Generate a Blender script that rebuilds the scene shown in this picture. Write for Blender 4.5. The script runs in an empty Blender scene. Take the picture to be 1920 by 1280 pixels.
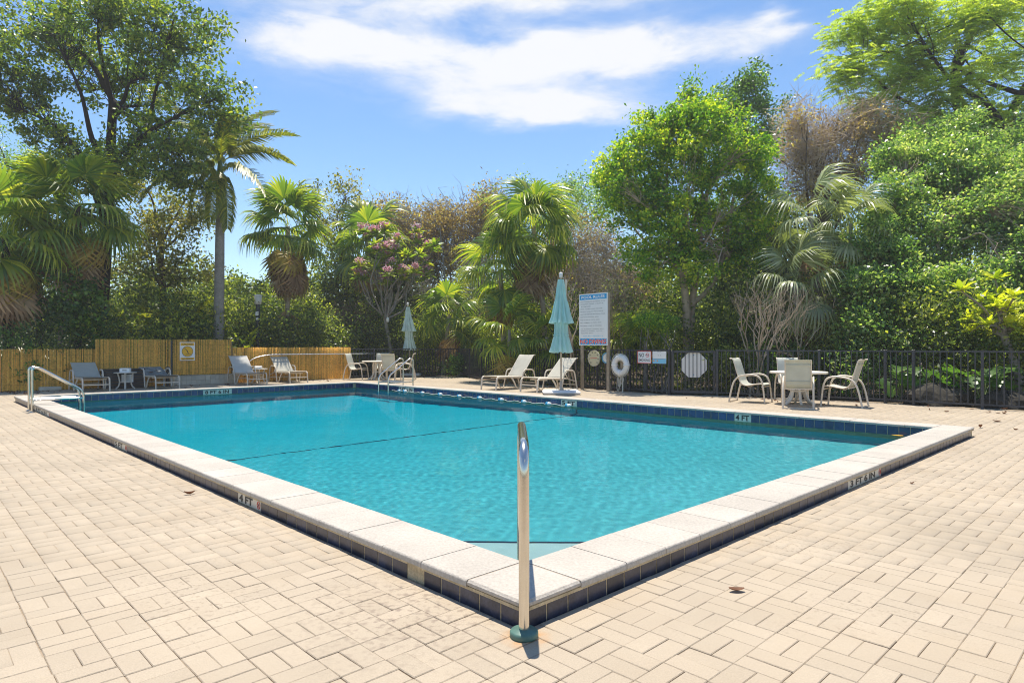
import bpy, math, random
import numpy as np
from mathutils import Vector, Matrix

sc = bpy.context.scene
C = sc.collection
R = math.radians

# ------------------------------------------------------------------ camera
F, V0, H = 1208.0, 649.2, 1.281          # focal length in photo pixels, horizon row, eye height
cam = bpy.data.cameras.new('camera')
camo = bpy.data.objects.new('camera', cam)
C.objects.link(camo)
camo.location = (0, 0, H)
camo.rotation_euler = (R(90), 0, 0)
cam.sensor_width = 36
cam.lens = F / 1920 * 36
cam.shift_y = (V0 - 640) / 1920
cam.clip_end = 2000
cam.clip_start = 0.05
sc.camera = camo

# ------------------------------------------------------------------ sun and sky
SUN_DIR = Vector((-0.045, 0.25, 0.968)).normalized()      # towards the sun
SUN_EL = math.asin(SUN_DIR.z)
sd = bpy.data.lights.new('sun', 'SUN')
sd.energy = 3.6
sd.angle = R(0.5)
sd.color = (1.0, 0.93, 0.82)
sd.cycles.is_caustics_light = True
so = bpy.data.objects.new('sun', sd)
C.objects.link(so)
so.location = (0, 0, 30)
so.rotation_euler = SUN_DIR.to_track_quat('Z', 'Y').to_euler()

world = bpy.data.worlds.new('World')
sc.world = world
world.use_nodes = True
SKY_STRENGTH = 0.15


def build_sky():
    nt = world.node_tree
    N, L = nt.nodes, nt.links
    N.clear()
    out = N.new('ShaderNodeOutputWorld')
    bg = N.new('ShaderNodeBackground')
    bg.inputs[1].default_value = SKY_STRENGTH
    sky = N.new('ShaderNodeTexSky')
    sky.sky_type = 'NISHITA'
    sky.sun_disc = False
    sky.sun_elevation = SUN_EL
    sky.sun_rotation = math.atan2(SUN_DIR.x, SUN_DIR.y)
    sky.air_density = 1.0
    sky.dust_density = 0.15
    sky.ozone_density = 2.5
    hs = N.new('ShaderNodeHueSaturation')
    hs.inputs['Saturation'].default_value = 1.14
    hs.inputs['Value'].default_value = 0.65
    L.new(sky.outputs[0], hs.inputs['Color'])
    tc = N.new('ShaderNodeTexCoord')
    sep = N.new('ShaderNodeSeparateXYZ')
    L.new(tc.outputs['Generated'], sep.inputs[0])

    def M(op, a, b=None, c=None):
        n = N.new('ShaderNodeMath')
        n.operation = op
        for k, v in enumerate((a, b, c)):
            if v is None:
                continue
            if isinstance(v, (int, float)):
                n.inputs[k].default_value = v
            else:
                L.new(v, n.inputs[k])
        return n.outputs[0]
    az = M('ARCTAN2', sep.outputs[0], sep.outputs[1])
    el = M('ARCSINE', sep.outputs[2])
    cv = N.new('ShaderNodeCombineXYZ')
    L.new(M('MULTIPLY', az, 3.0), cv.inputs[0])
    L.new(M('MULTIPLY', el, 9.0), cv.inputs[1])
    ns = N.new('ShaderNodeTexNoise')
    ns.inputs['Scale'].default_value = 2.1
    ns.inputs['Detail'].default_value = 9
    ns.inputs['Roughness'].default_value = 0.66
    ns.inputs['Distortion'].default_value = 0.35
    L.new(cv.outputs[0], ns.inputs['Vector'])
    n0 = M('SUBTRACT', ns.outputs[0], 0.5)
    wz = N.new('ShaderNodeTexNoise')
    wz.inputs['Scale'].default_value = 2.6
    wz.inputs['Detail'].default_value = 5
    L.new(cv.outputs[0], wz.inputs['Vector'])
    wsep = N.new('ShaderNodeSeparateColor')
    L.new(wz.outputs['Color'], wsep.inputs[0])
    azd = M('ADD', az, M('MULTIPLY', M('SUBTRACT', wsep.outputs[0], 0.5), 0.16))
    eld = M('ADD', el, M('MULTIPLY', M('SUBTRACT', wsep.outputs[1], 0.5), 0.075))
    # clouds at fixed directions in the sky: azimuth, elevation, half widths, weight
    clouds = [(-0.03, 0.42, 0.28, 0.036, 1.05), (-0.27, 0.43, 0.14, 0.034, 0.75), (0.22, 0.415, 0.17, 0.026, 0.75),
              (0.06, 0.350, 0.15, 0.021, 1.0), (0.02, 0.500, 0.26, 0.028, 0.85), (-0.25, 0.485, 0.14, 0.02, 0.4), (-0.08, 0.37, 0.2, 0.025, 0.45),
              (0.385, 0.437, 0.028, 0.018, 0.62), (0.33, 0.30, 0.20, 0.04, 0.14),
              (1.6, 0.5, 0.35, 0.06, 0.8), (-1.8, 0.42, 0.4, 0.05, 0.8), (2.8, 0.6, 0.4, 0.07, 0.8), (-2.6, 0.3, 0.3, 0.04, 0.7)]
    tot = None
    for a0, e0, sa, se, wt in clouds:
        da = M('DIVIDE', M('SUBTRACT', azd, a0), sa)
        de = M('DIVIDE', M('SUBTRACT', eld, e0), se)
        g = M('MULTIPLY', M('EXPONENT', M('MULTIPLY', M('ADD', M('MULTIPLY', da, da), M('MULTIPLY', de, de)), -1.0)), wt)
        tot = g if tot is None else M('ADD', tot, g)
    dens = M('ADD', tot, M('MULTIPLY', n0, M('ADD', M('MULTIPLY', tot, 2.1), 0.26)))
    mr = N.new('ShaderNodeMapRange')
    mr.interpolation_type = 'SMOOTHSTEP'
    mr.inputs['From Min'].default_value = 0.03
    mr.inputs['From Max'].default_value = 1.05
    L.new(dens, mr.inputs['Value'])
    mix = N.new('ShaderNodeMix')
    mix.data_type = 'RGBA'
    L.new(M('MULTIPLY', mr.outputs[0], 0.97), mix.inputs['Factor'])
    L.new(hs.outputs[0], mix.inputs['A'])
    mix.inputs['B'].default_value = (3.4, 3.44, 3.52, 1)
    L.new(mix.outputs['Result'], bg.inputs[0])
    L.new(bg.outputs[0], out.inputs[0])


build_sky()
vs = sc.view_settings
vs.view_transform = 'Standard'
vs.look = 'None'
vs.gamma = 1
vs.use_curve_mapping = False
vs.exposure = 0.93
sc.cycles.max_bounces = 10
sc.cycles.diffuse_bounces = 4
sc.cycles.transmission_bounces = 8
sc.cycles.transparent_max_bounces = 8
sc.cycles.caustics_refractive = True
sc.cycles.caustics_reflective = False
sc.cycles.sample_clamp_indirect = 6
sc.cycles.use_denoising = True
sc.cycles.filter_width = 1.05


# ------------------------------------------------------------------ pixel helpers (used only to work out real positions)
def G(u, v, z=0.0):
    d = (H - z) * F / (v - V0)
    return Vector(((u - 960) / F * d, d, z))


def X(u, d):
    return (u - 960) / F * d


def Z(v, d):
    return H - (v - V0) / F * d


YAW = R(43.92)
A2 = Vector((math.cos(YAW), math.sin(YAW), 0))
B2 = Vector((-math.sin(YAW), math.cos(YAW), 0))
NP = Vector((0.0525, 2.89, 0))
PW, PLN, CW, CH = 9.1, 16.75, 0.40, 0.131
UP = Vector((0, 0, 1))


def P(i, j, z=0.0):
    return NP + A2 * i + B2 * j + UP * z


def IJ(p):
    q = Vector((p[0], p[1], 0)) - NP
    return q.dot(A2), q.dot(B2)


def j_at(u, i0):
    k = (u - 960) / F                    # x = k*y on the line i = i0
    # x = N.x + A.x*i0 + B.x*j ; y = N.y + A.y*i0 + B.y*j
    return (k * (NP.y + A2.y * i0) - NP.x - A2.x * i0) / (B2.x - k * B2.y)


def i_at(u, j0):
    k = (u - 960) / F
    return (k * (NP.y + B2.y * j0) - NP.x - B2.x * j0) / (A2.x - k * A2.y)


# ------------------------------------------------------------------ object helpers
MATS = {}
PM = {}


def tag(o, label=None, cat=None, group=None, kind=None):
    if label:
        o['label'] = label
    if cat:
        o['category'] = cat
    if group:
        o['group'] = group
    if kind:
        o['kind'] = kind
    return o


def thing(name, label, cat, loc=(0, 0, 0), rz=0.0, group=None):
    o = bpy.data.objects.new(name, None)
    o.empty_display_size = 0.1
    C.objects.link(o)
    o.location = loc
    o.rotation_euler = (0, 0, rz)
    PM[o] = Matrix.Translation(Vector(loc)) @ Matrix.Rotation(rz, 4, 'Z')
    return tag(o, label, cat, group)


def attach(o, parent, world_coords):
    if parent is None:
        return
    o.parent = parent
    if world_coords and parent in PM:
        o.matrix_parent_inverse = PM[parent].inverted()


def copy_tree(o, parent=None, top=True):
    c = o.copy()
    C.objects.link(c)
    if not top:
        c.parent = parent
    for ch in list(o.children):
        copy_tree(ch, c, False)
    return c


def place(o, loc, rz=0.0, label=None, group=None):
    o.location = loc
    o.rotation_euler = (0, 0, rz)
    if label:
        o['label'] = label
    if group:
        o['group'] = group
    return o


def np_obj(name, V, Q, mat, parent=None, var=None, smooth=False, world=True, kind=None):
    V = np.asarray(V, dtype=np.float32)
    Q = np.asarray(Q, dtype=np.int32)
    me = bpy.data.meshes.new(name)
    me.vertices.add(len(V))
    me.vertices.foreach_set('co', V.ravel())
    n, k = Q.shape
    me.loops.add(n * k)
    me.loops.foreach_set('vertex_index', Q.ravel())
    me.polygons.add(n)
    me.polygons.foreach_set('loop_start', np.arange(0, n * k, k, dtype=np.int32))
    me.update(calc_edges=True)
    if smooth:
        me.polygons.foreach_set('use_smooth', np.ones(n, dtype=bool))
    if var is not None:
        at = me.attributes.new('var', 'FLOAT', 'FACE')
        at.data.foreach_set('value', np.asarray(var, dtype=np.float32))
    me.materials.append(mat)
    o = bpy.data.objects.new(name, me)
    C.objects.link(o)
    attach(o, parent, world)
    if kind:
        o['kind'] = kind
    return o


class MB:
    """collects boxes, tubes, prisms and lathes into one mesh"""

    def __init__(self):
        self.v, self.f, self.s, self.var = [], [], [], []
        self.cv = 0.5

    def add(self, vs, fs, smooth=False):
        b = len(self.v)
        self.v += [tuple(p) for p in vs]
        for f in fs:
            self.f.append(tuple(b + i for i in f))
            self.s.append(smooth)
            self.var.append(self.cv)

    def box(self, c, size, ax=None, bevel=0.0):
        c = Vector(c)
        if ax is None:
            ax = (Vector((1, 0, 0)), Vector((0, 1, 0)), Vector((0, 0, 1)))
        x, y, z = [Vector(a) for a in ax]
        hx, hy, hz = size[0] / 2, size[1] / 2, size[2] / 2
        if bevel <= 0:
            vs = [c + x * sx * hx + y * sy * hy + z * sz * hz for sz in (-1, 1) for sy in (-1, 1) for sx in (-1, 1)]
            self.add(vs, [(0, 2, 3, 1), (4, 5, 7, 6), (0, 1, 5, 4), (2, 6, 7, 3), (0, 4, 6, 2), (1, 3, 7, 5)])
        else:
            b = bevel
            vs = []
            for sz, ins in ((-1, b), (-1, 0), (1, 0), (1, b)):
                for k, (sx, sy) in enumerate(((-1, -1), (1, -1), (1, 1), (-1, 1))):
                    zz = hz if ins else hz - b
                    vs.append(c + x * sx * (hx - ins) + y * sy * (hy - ins) + z * sz * zz)
            fs = [(3, 2, 1, 0), (12, 13, 14, 15)]
            for r in range(3):
                for k in range(4):
                    fs.append((r * 4 + k, r * 4 + (k + 1) % 4, r * 4 + 4 + (k + 1) % 4, r * 4 + 4 + k))
            self.add(vs, fs)

    def bar(self, p, q, w, h, up=(0, 0, 1)):
        p, q = Vector(p), Vector(q)
        d = q - p
        L = d.length
        d.normalize()
        up = Vector(up)
        s = up.cross(d)
        if s.length < 1e-4:
            s = Vector((1, 0, 0)).cross(d)
        s.normalize()
        t = d.cross(s)
        self.box((p + q) / 2, (L, w, h), (d, s, t))

    def tube(self, pts, r, n=8, caps=True, flat=1.0):
        pts = [Vector(p) for p in pts]
        m = len(pts)
        rs = r if isinstance(r, (list, tuple)) else [r] * m
        vs = []
        prev = None
        for k in range(m):
            d = (pts[min(k + 1, m - 1)] - pts[max(k - 1, 0)])
            if d.length < 1e-9:
                d = Vector((0, 0, 1))
            d.normalize()
            if prev is None:
                s = d.orthogonal().normalized()
            else:
                s = prev - d * prev.dot(d)
                if s.length < 1e-6:
                    s = d.orthogonal()
                s.normalize()
            prev = s
            t = d.cross(s)
            for a in range(n):
                an = 2 * math.pi * a / n
                vs.append(pts[k] + (s * math.cos(an) + t * math.sin(an) * flat) * rs[k])
        fs = []
        for k in range(m - 1):
            for a in range(n):
                fs.append((k * n + a, k * n + (a + 1) % n, (k + 1) * n + (a + 1) % n, (k + 1) * n + a))
        self.add(vs, fs, True)
        if caps:
            self.add(vs[:n], [tuple(reversed(range(n)))])
            self.add(vs[-n:], [tuple(range(n))])

    def lathe(self, prof, c=(0, 0, 0), n=24, caps=True):
        c = Vector(c)
        vs = []
        for r, z in prof:
            for a in range(n):
                an = 2 * math.pi * a / n
                vs.append(c + Vector((r * math.cos(an), r * math.sin(an), z)))
        fs = []
        for k in range(len(prof) - 1):
            for a in range(n):
                fs.append((k * n + a, k * n + (a + 1) % n, (k + 1) * n + (a + 1) % n, (k + 1) * n + a))
        self.add(vs, fs, True)
        if caps:
            self.add(vs[:n], [tuple(reversed(range(n)))])
            self.add(vs[-n:], [tuple(range(n))])

    def disc(self, c, r, nrm, thick, n=28, squash=1.0):
        """a round plate facing nrm"""
        c, nrm = Vector(c), Vector(nrm).normalized()
        rt = UP.cross(nrm).normalized()
        ring = [rt * (r * squash * math.cos(2 * math.pi * a / n)) + UP * (r * math.sin(2 * math.pi * a / n)) for a in range(n)]
        vs = [c + q for q in ring] + [c + q - nrm * thick for q in ring]
        fs = [tuple(range(n)), tuple(reversed(range(n, 2 * n)))]
        fs += [(a, a + n, (a + 1) % n + n, (a + 1) % n) for a in range(n)]
        self.add(vs, fs)

    def ring(self, c, r0, r1, nrm, thick, n=28):
        c, nrm = Vector(c), Vector(nrm).normalized()
        rt = UP.cross(nrm).normalized()
        vs = []
        for rad, dz in ((r0, 0), (r1, 0), (r1, -thick), (r0, -thick)):
            for a in range(n):
                an = 2 * math.pi * a / n
                vs.append(c + rt * rad * math.cos(an) + UP * rad * math.sin(an) + nrm * dz)
        fs = []
        for k in range(4):
            for a in range(n):
                fs.append((k * n + a, k * n + (a + 1) % n, ((k + 1) % 4) * n + (a + 1) % n, ((k + 1) % 4) * n + a))
        self.add(vs, fs)

    def torus(self, c, r, t, nrm, n=36, m=12, wob=0):
        c, nrm = Vector(c), Vector(nrm).normalized()
        rt = UP.cross(nrm).normalized()
        vs, fs = [], []
        for a in range(n):
            an = 2 * math.pi * a / n
            d = rt * math.cos(an) + UP * math.sin(an)
            for b in range(m):
                bn = 2 * math.pi * b / m
                vs.append(c + d * (r + t * math.cos(bn)) + nrm * t * math.sin(bn))
        for a in range(n):
            for b in range(m):
                fs.append((a * m + b, ((a + 1) % n) * m + b, ((a + 1) % n) * m + (b + 1) % m, a * m + (b + 1) % m))
        self.add(vs, fs, True)

    def build(self, name, mat, parent=None, world=True, kind=None, label=None, var=False):
        me = bpy.data.meshes.new(name)
        me.from_pydata(self.v, [], self.f)
        me.polygons.foreach_set('use_smooth', self.s)
        if var:
            at = me.attributes.new('var', 'FLOAT', 'FACE')
            at.data.foreach_set('value', self.var)
        me.materials.append(mat)
        me.update()
        o = bpy.data.objects.new(name, me)
        C.objects.link(o)
        attach(o, parent, world)
        if kind:
            o['kind'] = kind
        if label:
            o['label'] = label
        return o


def share(src, name, parent, mat4, world=True):
    """another object that shares src's mesh, placed by a matrix"""
    o = bpy.data.objects.new(name, src.data)
    C.objects.link(o)
    attach(o, parent, world)
    o.matrix_basis = mat4
    return o


def cr(pts, n=6):
    """smooth curve through points"""
    pts = [Vector(p) for p in pts]
    out = []
    for k in range(len(pts) - 1):
        p0 = pts[max(k - 1, 0)]
        p1, p2 = pts[k], pts[k + 1]
        p3 = pts[min(k + 2, len(pts) - 1)]
        for s in range(n):
            t = s / n
            out.append(0.5 * ((2 * p1) + (p2 - p0) * t + (2 * p0 - 5 * p1 + 4 * p2 - p3) * t * t + (3 * p1 - p0 - 3 * p2 + p3) * t ** 3))
    out.append(pts[-1])
    return out


def fillet(pts, r, n=5):
    """polyline with rounded corners"""
    pts = [Vector(p) for p in pts]
    out = [pts[0]]
    for k in range(1, len(pts) - 1):
        p, a, b = pts[k], pts[k - 1], pts[k + 1]
        da, db = (a - p), (b - p)
        rr = min(r, da.length * 0.49, db.length * 0.49)
        s, e = p + da.normalized() * rr, p + db.normalized() * rr
        for q in range(n + 1):
            t = q / n
            out.append((1 - t) ** 2 * s + 2 * t * (1 - t) * p + t * t * e)
    out.append(pts[-1])
    return out


# ------------------------------------------------------------------ materials
def lin(r, g, b):
    f = lambda c: (c / 255 / 12.92) if c / 255 <= 0.04045 else ((c / 255 + 0.055) / 1.055) ** 2.4
    return (f(r), f(g), f(b))


def col4(c):
    return (c[0], c[1], c[2], 1)


def mat_plain(name, col, rough=0.5, metal=0.0, noise=0.12, scale=6.0, bump=0.0, bscale=40, spec=0.5, trans=0.0, fine=0.0, coat=0.0, var=0.0, obj_var=0.0):
    m = bpy.data.materials.new(name)
    m.use_nodes = True
    nt = m.node_tree
    N, L = nt.nodes, nt.links
    b = N['Principled BSDF']
    b.inputs['Roughness'].default_value = rough
    b.inputs['Metallic'].default_value = metal
    b.inputs['Specular IOR Level'].default_value = spec
    b.inputs['Coat Weight'].default_value = coat
    tc = N.new('ShaderNodeTexCoord')
    geo = N.new('ShaderNodeNewGeometry')
    nz = N.new('ShaderNodeTexNoise')
    nz.inputs['Scale'].default_value = scale
    nz.inputs['Detail'].default_value = 6
    L.new(geo.outputs['Position'], nz.inputs['Vector'])
    mx = N.new('ShaderNodeMapRange')
    mx.inputs['From Min'].default_value = 0.25
    mx.inputs['From Max'].default_value = 0.75
    mx.inputs['To Min'].default_value = 1 - noise
    mx.inputs['To Max'].default_value = 1 + noise
    L.new(nz.outputs[0], mx.inputs['Value'])
    val = mx.outputs[0]

    def mul(a, bb):
        n = N.new('ShaderNodeMath')
        n.operation = 'MULTIPLY'
        L.new(a, n.inputs[0])
        L.new(bb, n.inputs[1])
        return n.outputs[0]
    if fine > 0:
        n2 = N.new('ShaderNodeTexNoise')
        n2.inputs['Scale'].default_value = bscale
        n2.inputs['Detail'].default_value = 4
        L.new(geo.outputs['Position'], n2.inputs['Vector'])
        m2 = N.new('ShaderNodeMapRange')
        m2.inputs['From Min'].default_value = 0.3
        m2.inputs['From Max'].default_value = 0.7
        m2.inputs['To Min'].default_value = 1 - fine
        m2.inputs['To Max'].default_value = 1 + fine
        L.new(n2.outputs[0], m2.inputs['Value'])
        val = mul(val, m2.outputs[0])
    if var > 0:
        at = N.new('ShaderNodeAttribute')
        at.attribute_name = 'var'
        m3 = N.new('ShaderNodeMapRange')
        m3.inputs['To Min'].default_value = 1 - var
        m3.inputs['To Max'].default_value = 1 + var
        L.new(at.outputs['Fac'], m3.inputs['Value'])
        val = mul(val, m3.outputs[0])
    if obj_var > 0:
        oi = N.new('ShaderNodeObjectInfo')
        m4 = N.new('ShaderNodeMapRange')
        m4.inputs['To Min'].default_value = 1 - obj_var
        m4.inputs['To Max'].default_value = 1 + obj_var
        L.new(oi.outputs['Random'], m4.inputs['Value'])
        val = mul(val, m4.outputs[0])
    vm = N.new('ShaderNodeVectorMath')
    vm.operation = 'SCALE'
    vm.inputs[0].default_value = col
    L.new(val, vm.inputs['Scale'])
    L.new(vm.outputs[0], b.inputs['Base Color'])
    if bump > 0:
        n3 = N.new('ShaderNodeTexNoise')
        n3.inputs['Scale'].default_value = bscale
        n3.inputs['Detail'].default_value = 5
        L.new(geo.outputs['Position'], n3.inputs['Vector'])
        bp = N.new('ShaderNodeBump')
        bp.inputs['Strength'].default_value = bump
        bp.inputs['Distance'].default_value = 0.01
        L.new(n3.outputs[0], bp.inputs['Height'])
        L.new(bp.outputs[0], b.inputs['Normal'])
    if trans > 0:
        tr = N.new('ShaderNodeBsdfTranslucent')
        L.new(vm.outputs[0], tr.inputs[0])
        ms = N.new('ShaderNodeMixShader')
        ms.inputs[0].default_value = trans
        L.new(b.outputs[0], ms.inputs[1])
        L.new(tr.outputs[0], ms.inputs[2])
        L.new(ms.outputs[0], N['Material Output'].inputs[0])
    return m


LK = 2.9


def mat_leaf(name, stops, trans=0.4, rough=0.36, spec=0.62, scale=0.9, tm=(1.5, 1.6, 0.6)):
    """foliage: colour by a per-leaf random number and a slow drift through the crown"""
    m = bpy.data.materials.new(name)
    m.use_nodes = True
    nt = m.node_tree
    N, L = nt.nodes, nt.links
    b = N['Principled BSDF']
    b.inputs['Roughness'].default_value = rough
    b.inputs['Specular IOR Level'].default_value = spec
    at = N.new('ShaderNodeAttribute')
    at.attribute_name = 'var'
    geo = N.new('ShaderNodeNewGeometry')
    nz = N.new('ShaderNodeTexNoise')
    nz.inputs['Scale'].default_value = scale
    nz.inputs['Detail'].default_value = 3
    L.new(geo.outputs['Position'], nz.inputs['Vector'])
    ad = N.new('ShaderNodeMath')
    ad.operation = 'MULTIPLY_ADD'
    L.new(nz.outputs[0], ad.inputs[0])
    ad.inputs[1].default_value = 0.8
    L.new(at.outputs['Fac'], ad.inputs[2])
    sb = N.new('ShaderNodeMath')
    sb.operation = 'SUBTRACT'
    L.new(ad.outputs[0], sb.inputs[0])
    sb.inputs[1].default_value = 0.4
    stops = [(p, tuple(min(0.62, c * LK * (w if cc[1] > cc[0] and not name.startswith('silver') else 1.0)) for c, w in zip(cc, (1.3, 1.0, 1.0)))) for p, cc in stops]
    rp = N.new('ShaderNodeValToRGB')
    el = rp.color_ramp.elements
    el[0].position, el[0].color = stops[0][0], col4(stops[0][1])
    el[1].position, el[1].color = stops[-1][0], col4(stops[-1][1])
    for p, c in stops[1:-1]:
        e = el.new(p)
        e.color = col4(c)
    L.new(sb.outputs[0], rp.inputs[0])
    L.new(rp.outputs[0], b.inputs['Base Color'])
    tr = N.new('ShaderNodeBsdfTranslucent')
    br = N.new('ShaderNodeVectorMath')
    br.operation = 'MULTIPLY'
    br.inputs[1].default_value = tm
    L.new(rp.outputs[0], br.inputs[0])
    L.new(br.outputs[0], tr.inputs[0])
    ms = N.new('ShaderNodeMixShader')
    ms.inputs[0].default_value = trans
    L.new(b.outputs[0], ms.inputs[1])
    L.new(tr.outputs[0], ms.inputs[2])
    L.new(ms.outputs[0], N['Material Output'].inputs[0])
    return m


M = MATS
M['paver'] = mat_plain('paver', (0.418, 0.345, 0.254), 0.85, noise=0.11, scale=0.8, bump=0.35, bscale=160, spec=0.25, fine=0.09, var=0.055)
M['joint_sand'] = mat_plain('joint_sand', (0.33, 0.262, 0.188), 0.95, noise=0.35, scale=2.2, fine=0.2, bscale=90, spec=0.1)
M['soil'] = mat_plain('soil', (0.075, 0.055, 0.038), 0.95, noise=0.4, scale=1.5, fine=0.4, bscale=30, bump=0.6, spec=0.1)
M['coping'] = mat_plain('coping', (0.465, 0.42, 0.36), 0.8, noise=0.10, scale=2.5, bump=0.55, bscale=60, spec=0.2, fine=0.12, obj_var=0.05)
M['mortar'] = mat_plain('mortar', (0.50, 0.40, 0.25), 0.9, noise=0.25, scale=9, bump=0.5, bscale=70, fine=0.2, spec=0.1)
M['tile_outer'] = mat_plain('tile_outer', (0.035, 0.038, 0.062), 0.3, noise=0.5, scale=11, fine=0.3, bscale=70, spec=0.6, obj_var=0.35)
M['tile_inner'] = mat_plain('tile_inner', (0.014, 0.042, 0.125), 0.18, noise=0.35, scale=8, fine=0.15, bscale=60, spec=0.6, obj_var=0.25)
M['marker'] = mat_plain('marker', (0.60, 0.56, 0.47), 0.35, noise=0.12, scale=12)
M['black_print'] = mat_plain('black_print', (0.012, 0.012, 0.014), 0.5, noise=0.05)
M['red_print'] = mat_plain('red_print', (0.62, 0.045, 0.03), 0.5, noise=0.05)
M['steel'] = mat_plain('steel', (0.66, 0.62, 0.55), 0.20, metal=1.0, noise=0.05, scale=14, bump=0.02, bscale=50)
M['aluminium'] = mat_plain('aluminium', (0.72, 0.74, 0.78), 0.35, metal=1.0, noise=0.05)
M['green_plastic'] = mat_plain('green_plastic', (0.085, 0.17, 0.135), 0.5, noise=0.2, scale=20, bump=0.1, bscale=50)
M['fence_metal'] = mat_plain('fence_metal', (0.030, 0.032, 0.041), 0.42, noise=0.15, spec=0.55)
M['frame'] = mat_plain('frame', (0.68, 0.59, 0.47), 0.42, noise=0.08, scale=9)
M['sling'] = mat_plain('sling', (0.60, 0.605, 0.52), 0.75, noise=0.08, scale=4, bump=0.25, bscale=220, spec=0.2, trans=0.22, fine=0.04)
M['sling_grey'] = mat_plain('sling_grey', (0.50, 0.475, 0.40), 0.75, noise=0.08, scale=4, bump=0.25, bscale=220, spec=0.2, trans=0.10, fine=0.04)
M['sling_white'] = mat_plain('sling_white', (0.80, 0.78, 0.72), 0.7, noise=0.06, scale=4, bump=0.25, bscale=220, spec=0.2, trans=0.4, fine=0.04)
M['sling_dirty'] = mat_plain('sling_dirty', (0.26, 0.28, 0.27), 0.8, noise=0.55, scale=7, bump=0.25, bscale=220, spec=0.2, trans=0.15, fine=0.2)
M['table_white'] = mat_plain('table_white', (0.72, 0.66, 0.56), 0.45, noise=0.06)
M['canvas'] = mat_plain('canvas', (0.52, 0.78, 0.75), 0.85, noise=0.10, scale=5, bump=0.2, bscale=120, spec=0.1, trans=0.28)
M['canvas_pale'] = mat_plain('canvas_pale', (0.62, 0.76, 0.70), 0.85, noise=0.14, scale=5, bump=0.2, bscale=120, spec=0.1, trans=0.22)
M['wood_pole'] = mat_plain('wood_pole', (0.50, 0.40, 0.29), 0.6, noise=0.15, scale=12)
M['white_cap'] = mat_plain('white_cap', (0.72, 0.70, 0.66), 0.5, noise=0.08)
M['white_plastic'] = mat_plain('white_plastic', (0.74, 0.73, 0.70), 0.45, noise=0.06, scale=9)
M['stripe_grey'] = mat_plain('stripe_grey', (0.16, 0.17, 0.20), 0.7, noise=0.1)
M['base_grey'] = mat_plain('base_grey', (0.44, 0.42, 0.38), 0.8, noise=0.15, bump=0.2)
M['reed'] = mat_plain('reed', (0.95, 0.55, 0.115), 0.7, noise=0.10, scale=5, fine=0.25, bscale=25, spec=0.15, var=0.27, trans=0.3)
M['reed_back'] = mat_plain('reed_back', (0.20, 0.11, 0.025), 0.9, noise=0.2)
M['chest'] = mat_plain('chest', (0.040, 0.036, 0.034), 0.55, noise=0.15, bump=0.1, obj_var=0.2)
M['wall_tile'] = mat_plain('wall_tile', (0.50, 0.45, 0.35), 0.6, noise=0.1, scale=8, obj_var=0.1)
M['sign_white'] = mat_plain('sign_white', (0.85, 0.84, 0.81), 0.45, noise=0.03)
M['sign_blue'] = mat_plain('sign_blue', (0.012, 0.34, 0.68), 0.45, noise=0.05)
M['sign_pale_blue'] = mat_plain('sign_pale_blue', (0.22, 0.58, 0.80), 0.45, noise=0.05)
M['sign_yellow'] = mat_plain('sign_yellow', (0.85, 0.46, 0.015), 0.45, noise=0.05)
M['sign_orange'] = mat_plain('sign_orange', (0.85, 0.30, 0.06), 0.45, noise=0.05)
M['print_grey'] = mat_plain('print_grey', (0.30, 0.30, 0.31), 0.5, noise=0.05)
M['print_red'] = mat_plain('print_red', (0.82, 0.04, 0.03), 0.5, noise=0.05)
M['post_wood'] = mat_plain('post_wood', (0.34, 0.27, 0.19), 0.8, noise=0.25, scale=8, bump=0.3)
M['dial'] = mat_plain('dial', (0.74, 0.68, 0.46), 0.5, noise=0.08)
M['clock_blue'] = mat_plain('clock_blue', (0.10, 0.34, 0.52), 0.4, noise=0.05)
M['rope'] = mat_plain('rope', (0.68, 0.64, 0.54), 0.85, noise=0.1)
M['float_blue'] = mat_plain('float_blue', (0.04, 0.32, 0.55), 0.4, noise=0.05)
M['line_blue'] = mat_plain('line_blue', (0.003, 0.012, 0.05), 0.5, noise=0.05)
M['dead_leaf'] = mat_plain('dead_leaf', (0.17, 0.07, 0.028), 0.75, noise=0.4, scale=30, trans=0.15)
M['yellow_leaf'] = mat_plain('yellow_leaf', (0.75, 0.38, 0.02), 0.6, noise=0.2, scale=30, trans=0.2)
M['lamp_glass'] = mat_plain('lamp_glass', (0.85, 0.82, 0.74), 0.4, noise=0.05, trans=0.4)
M['rock'] = mat_plain('rock', (0.055, 0.05, 0.04), 0.9, noise=0.4, scale=6, bump=1.0, bscale=14, fine=0.3, spec=0.2)
M['bark_dark'] = mat_plain('bark_dark', (0.030, 0.024, 0.019), 0.9, noise=0.35, scale=7, bump=0.8, bscale=22, spec=0.15)
M['bark'] = mat_plain('bark', (0.14, 0.105, 0.07), 0.9, noise=0.3, scale=6, bump=0.6, bscale=25, spec=0.15)
M['bark_pale'] = mat_plain('bark_pale', (0.40, 0.32, 0.23), 0.9, noise=0.3, scale=6, bump=0.5, bscale=25, spec=0.15)
M['bark_grey'] = mat_plain('bark_grey', (0.25, 0.225, 0.19), 0.9, noise=0.3, scale=6, bump=0.5, bscale=25, spec=0.15)
M['palm_trunk'] = mat_plain('palm_trunk', (0.27, 0.25, 0.22), 0.9, noise=0.2, scale=5, bump=0.5, bscale=25, fine=0.2, spec=0.15)
M['crownshaft'] = mat_plain('crownshaft', (0.13, 0.19, 0.055), 0.5, noise=0.15, scale=4)

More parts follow.
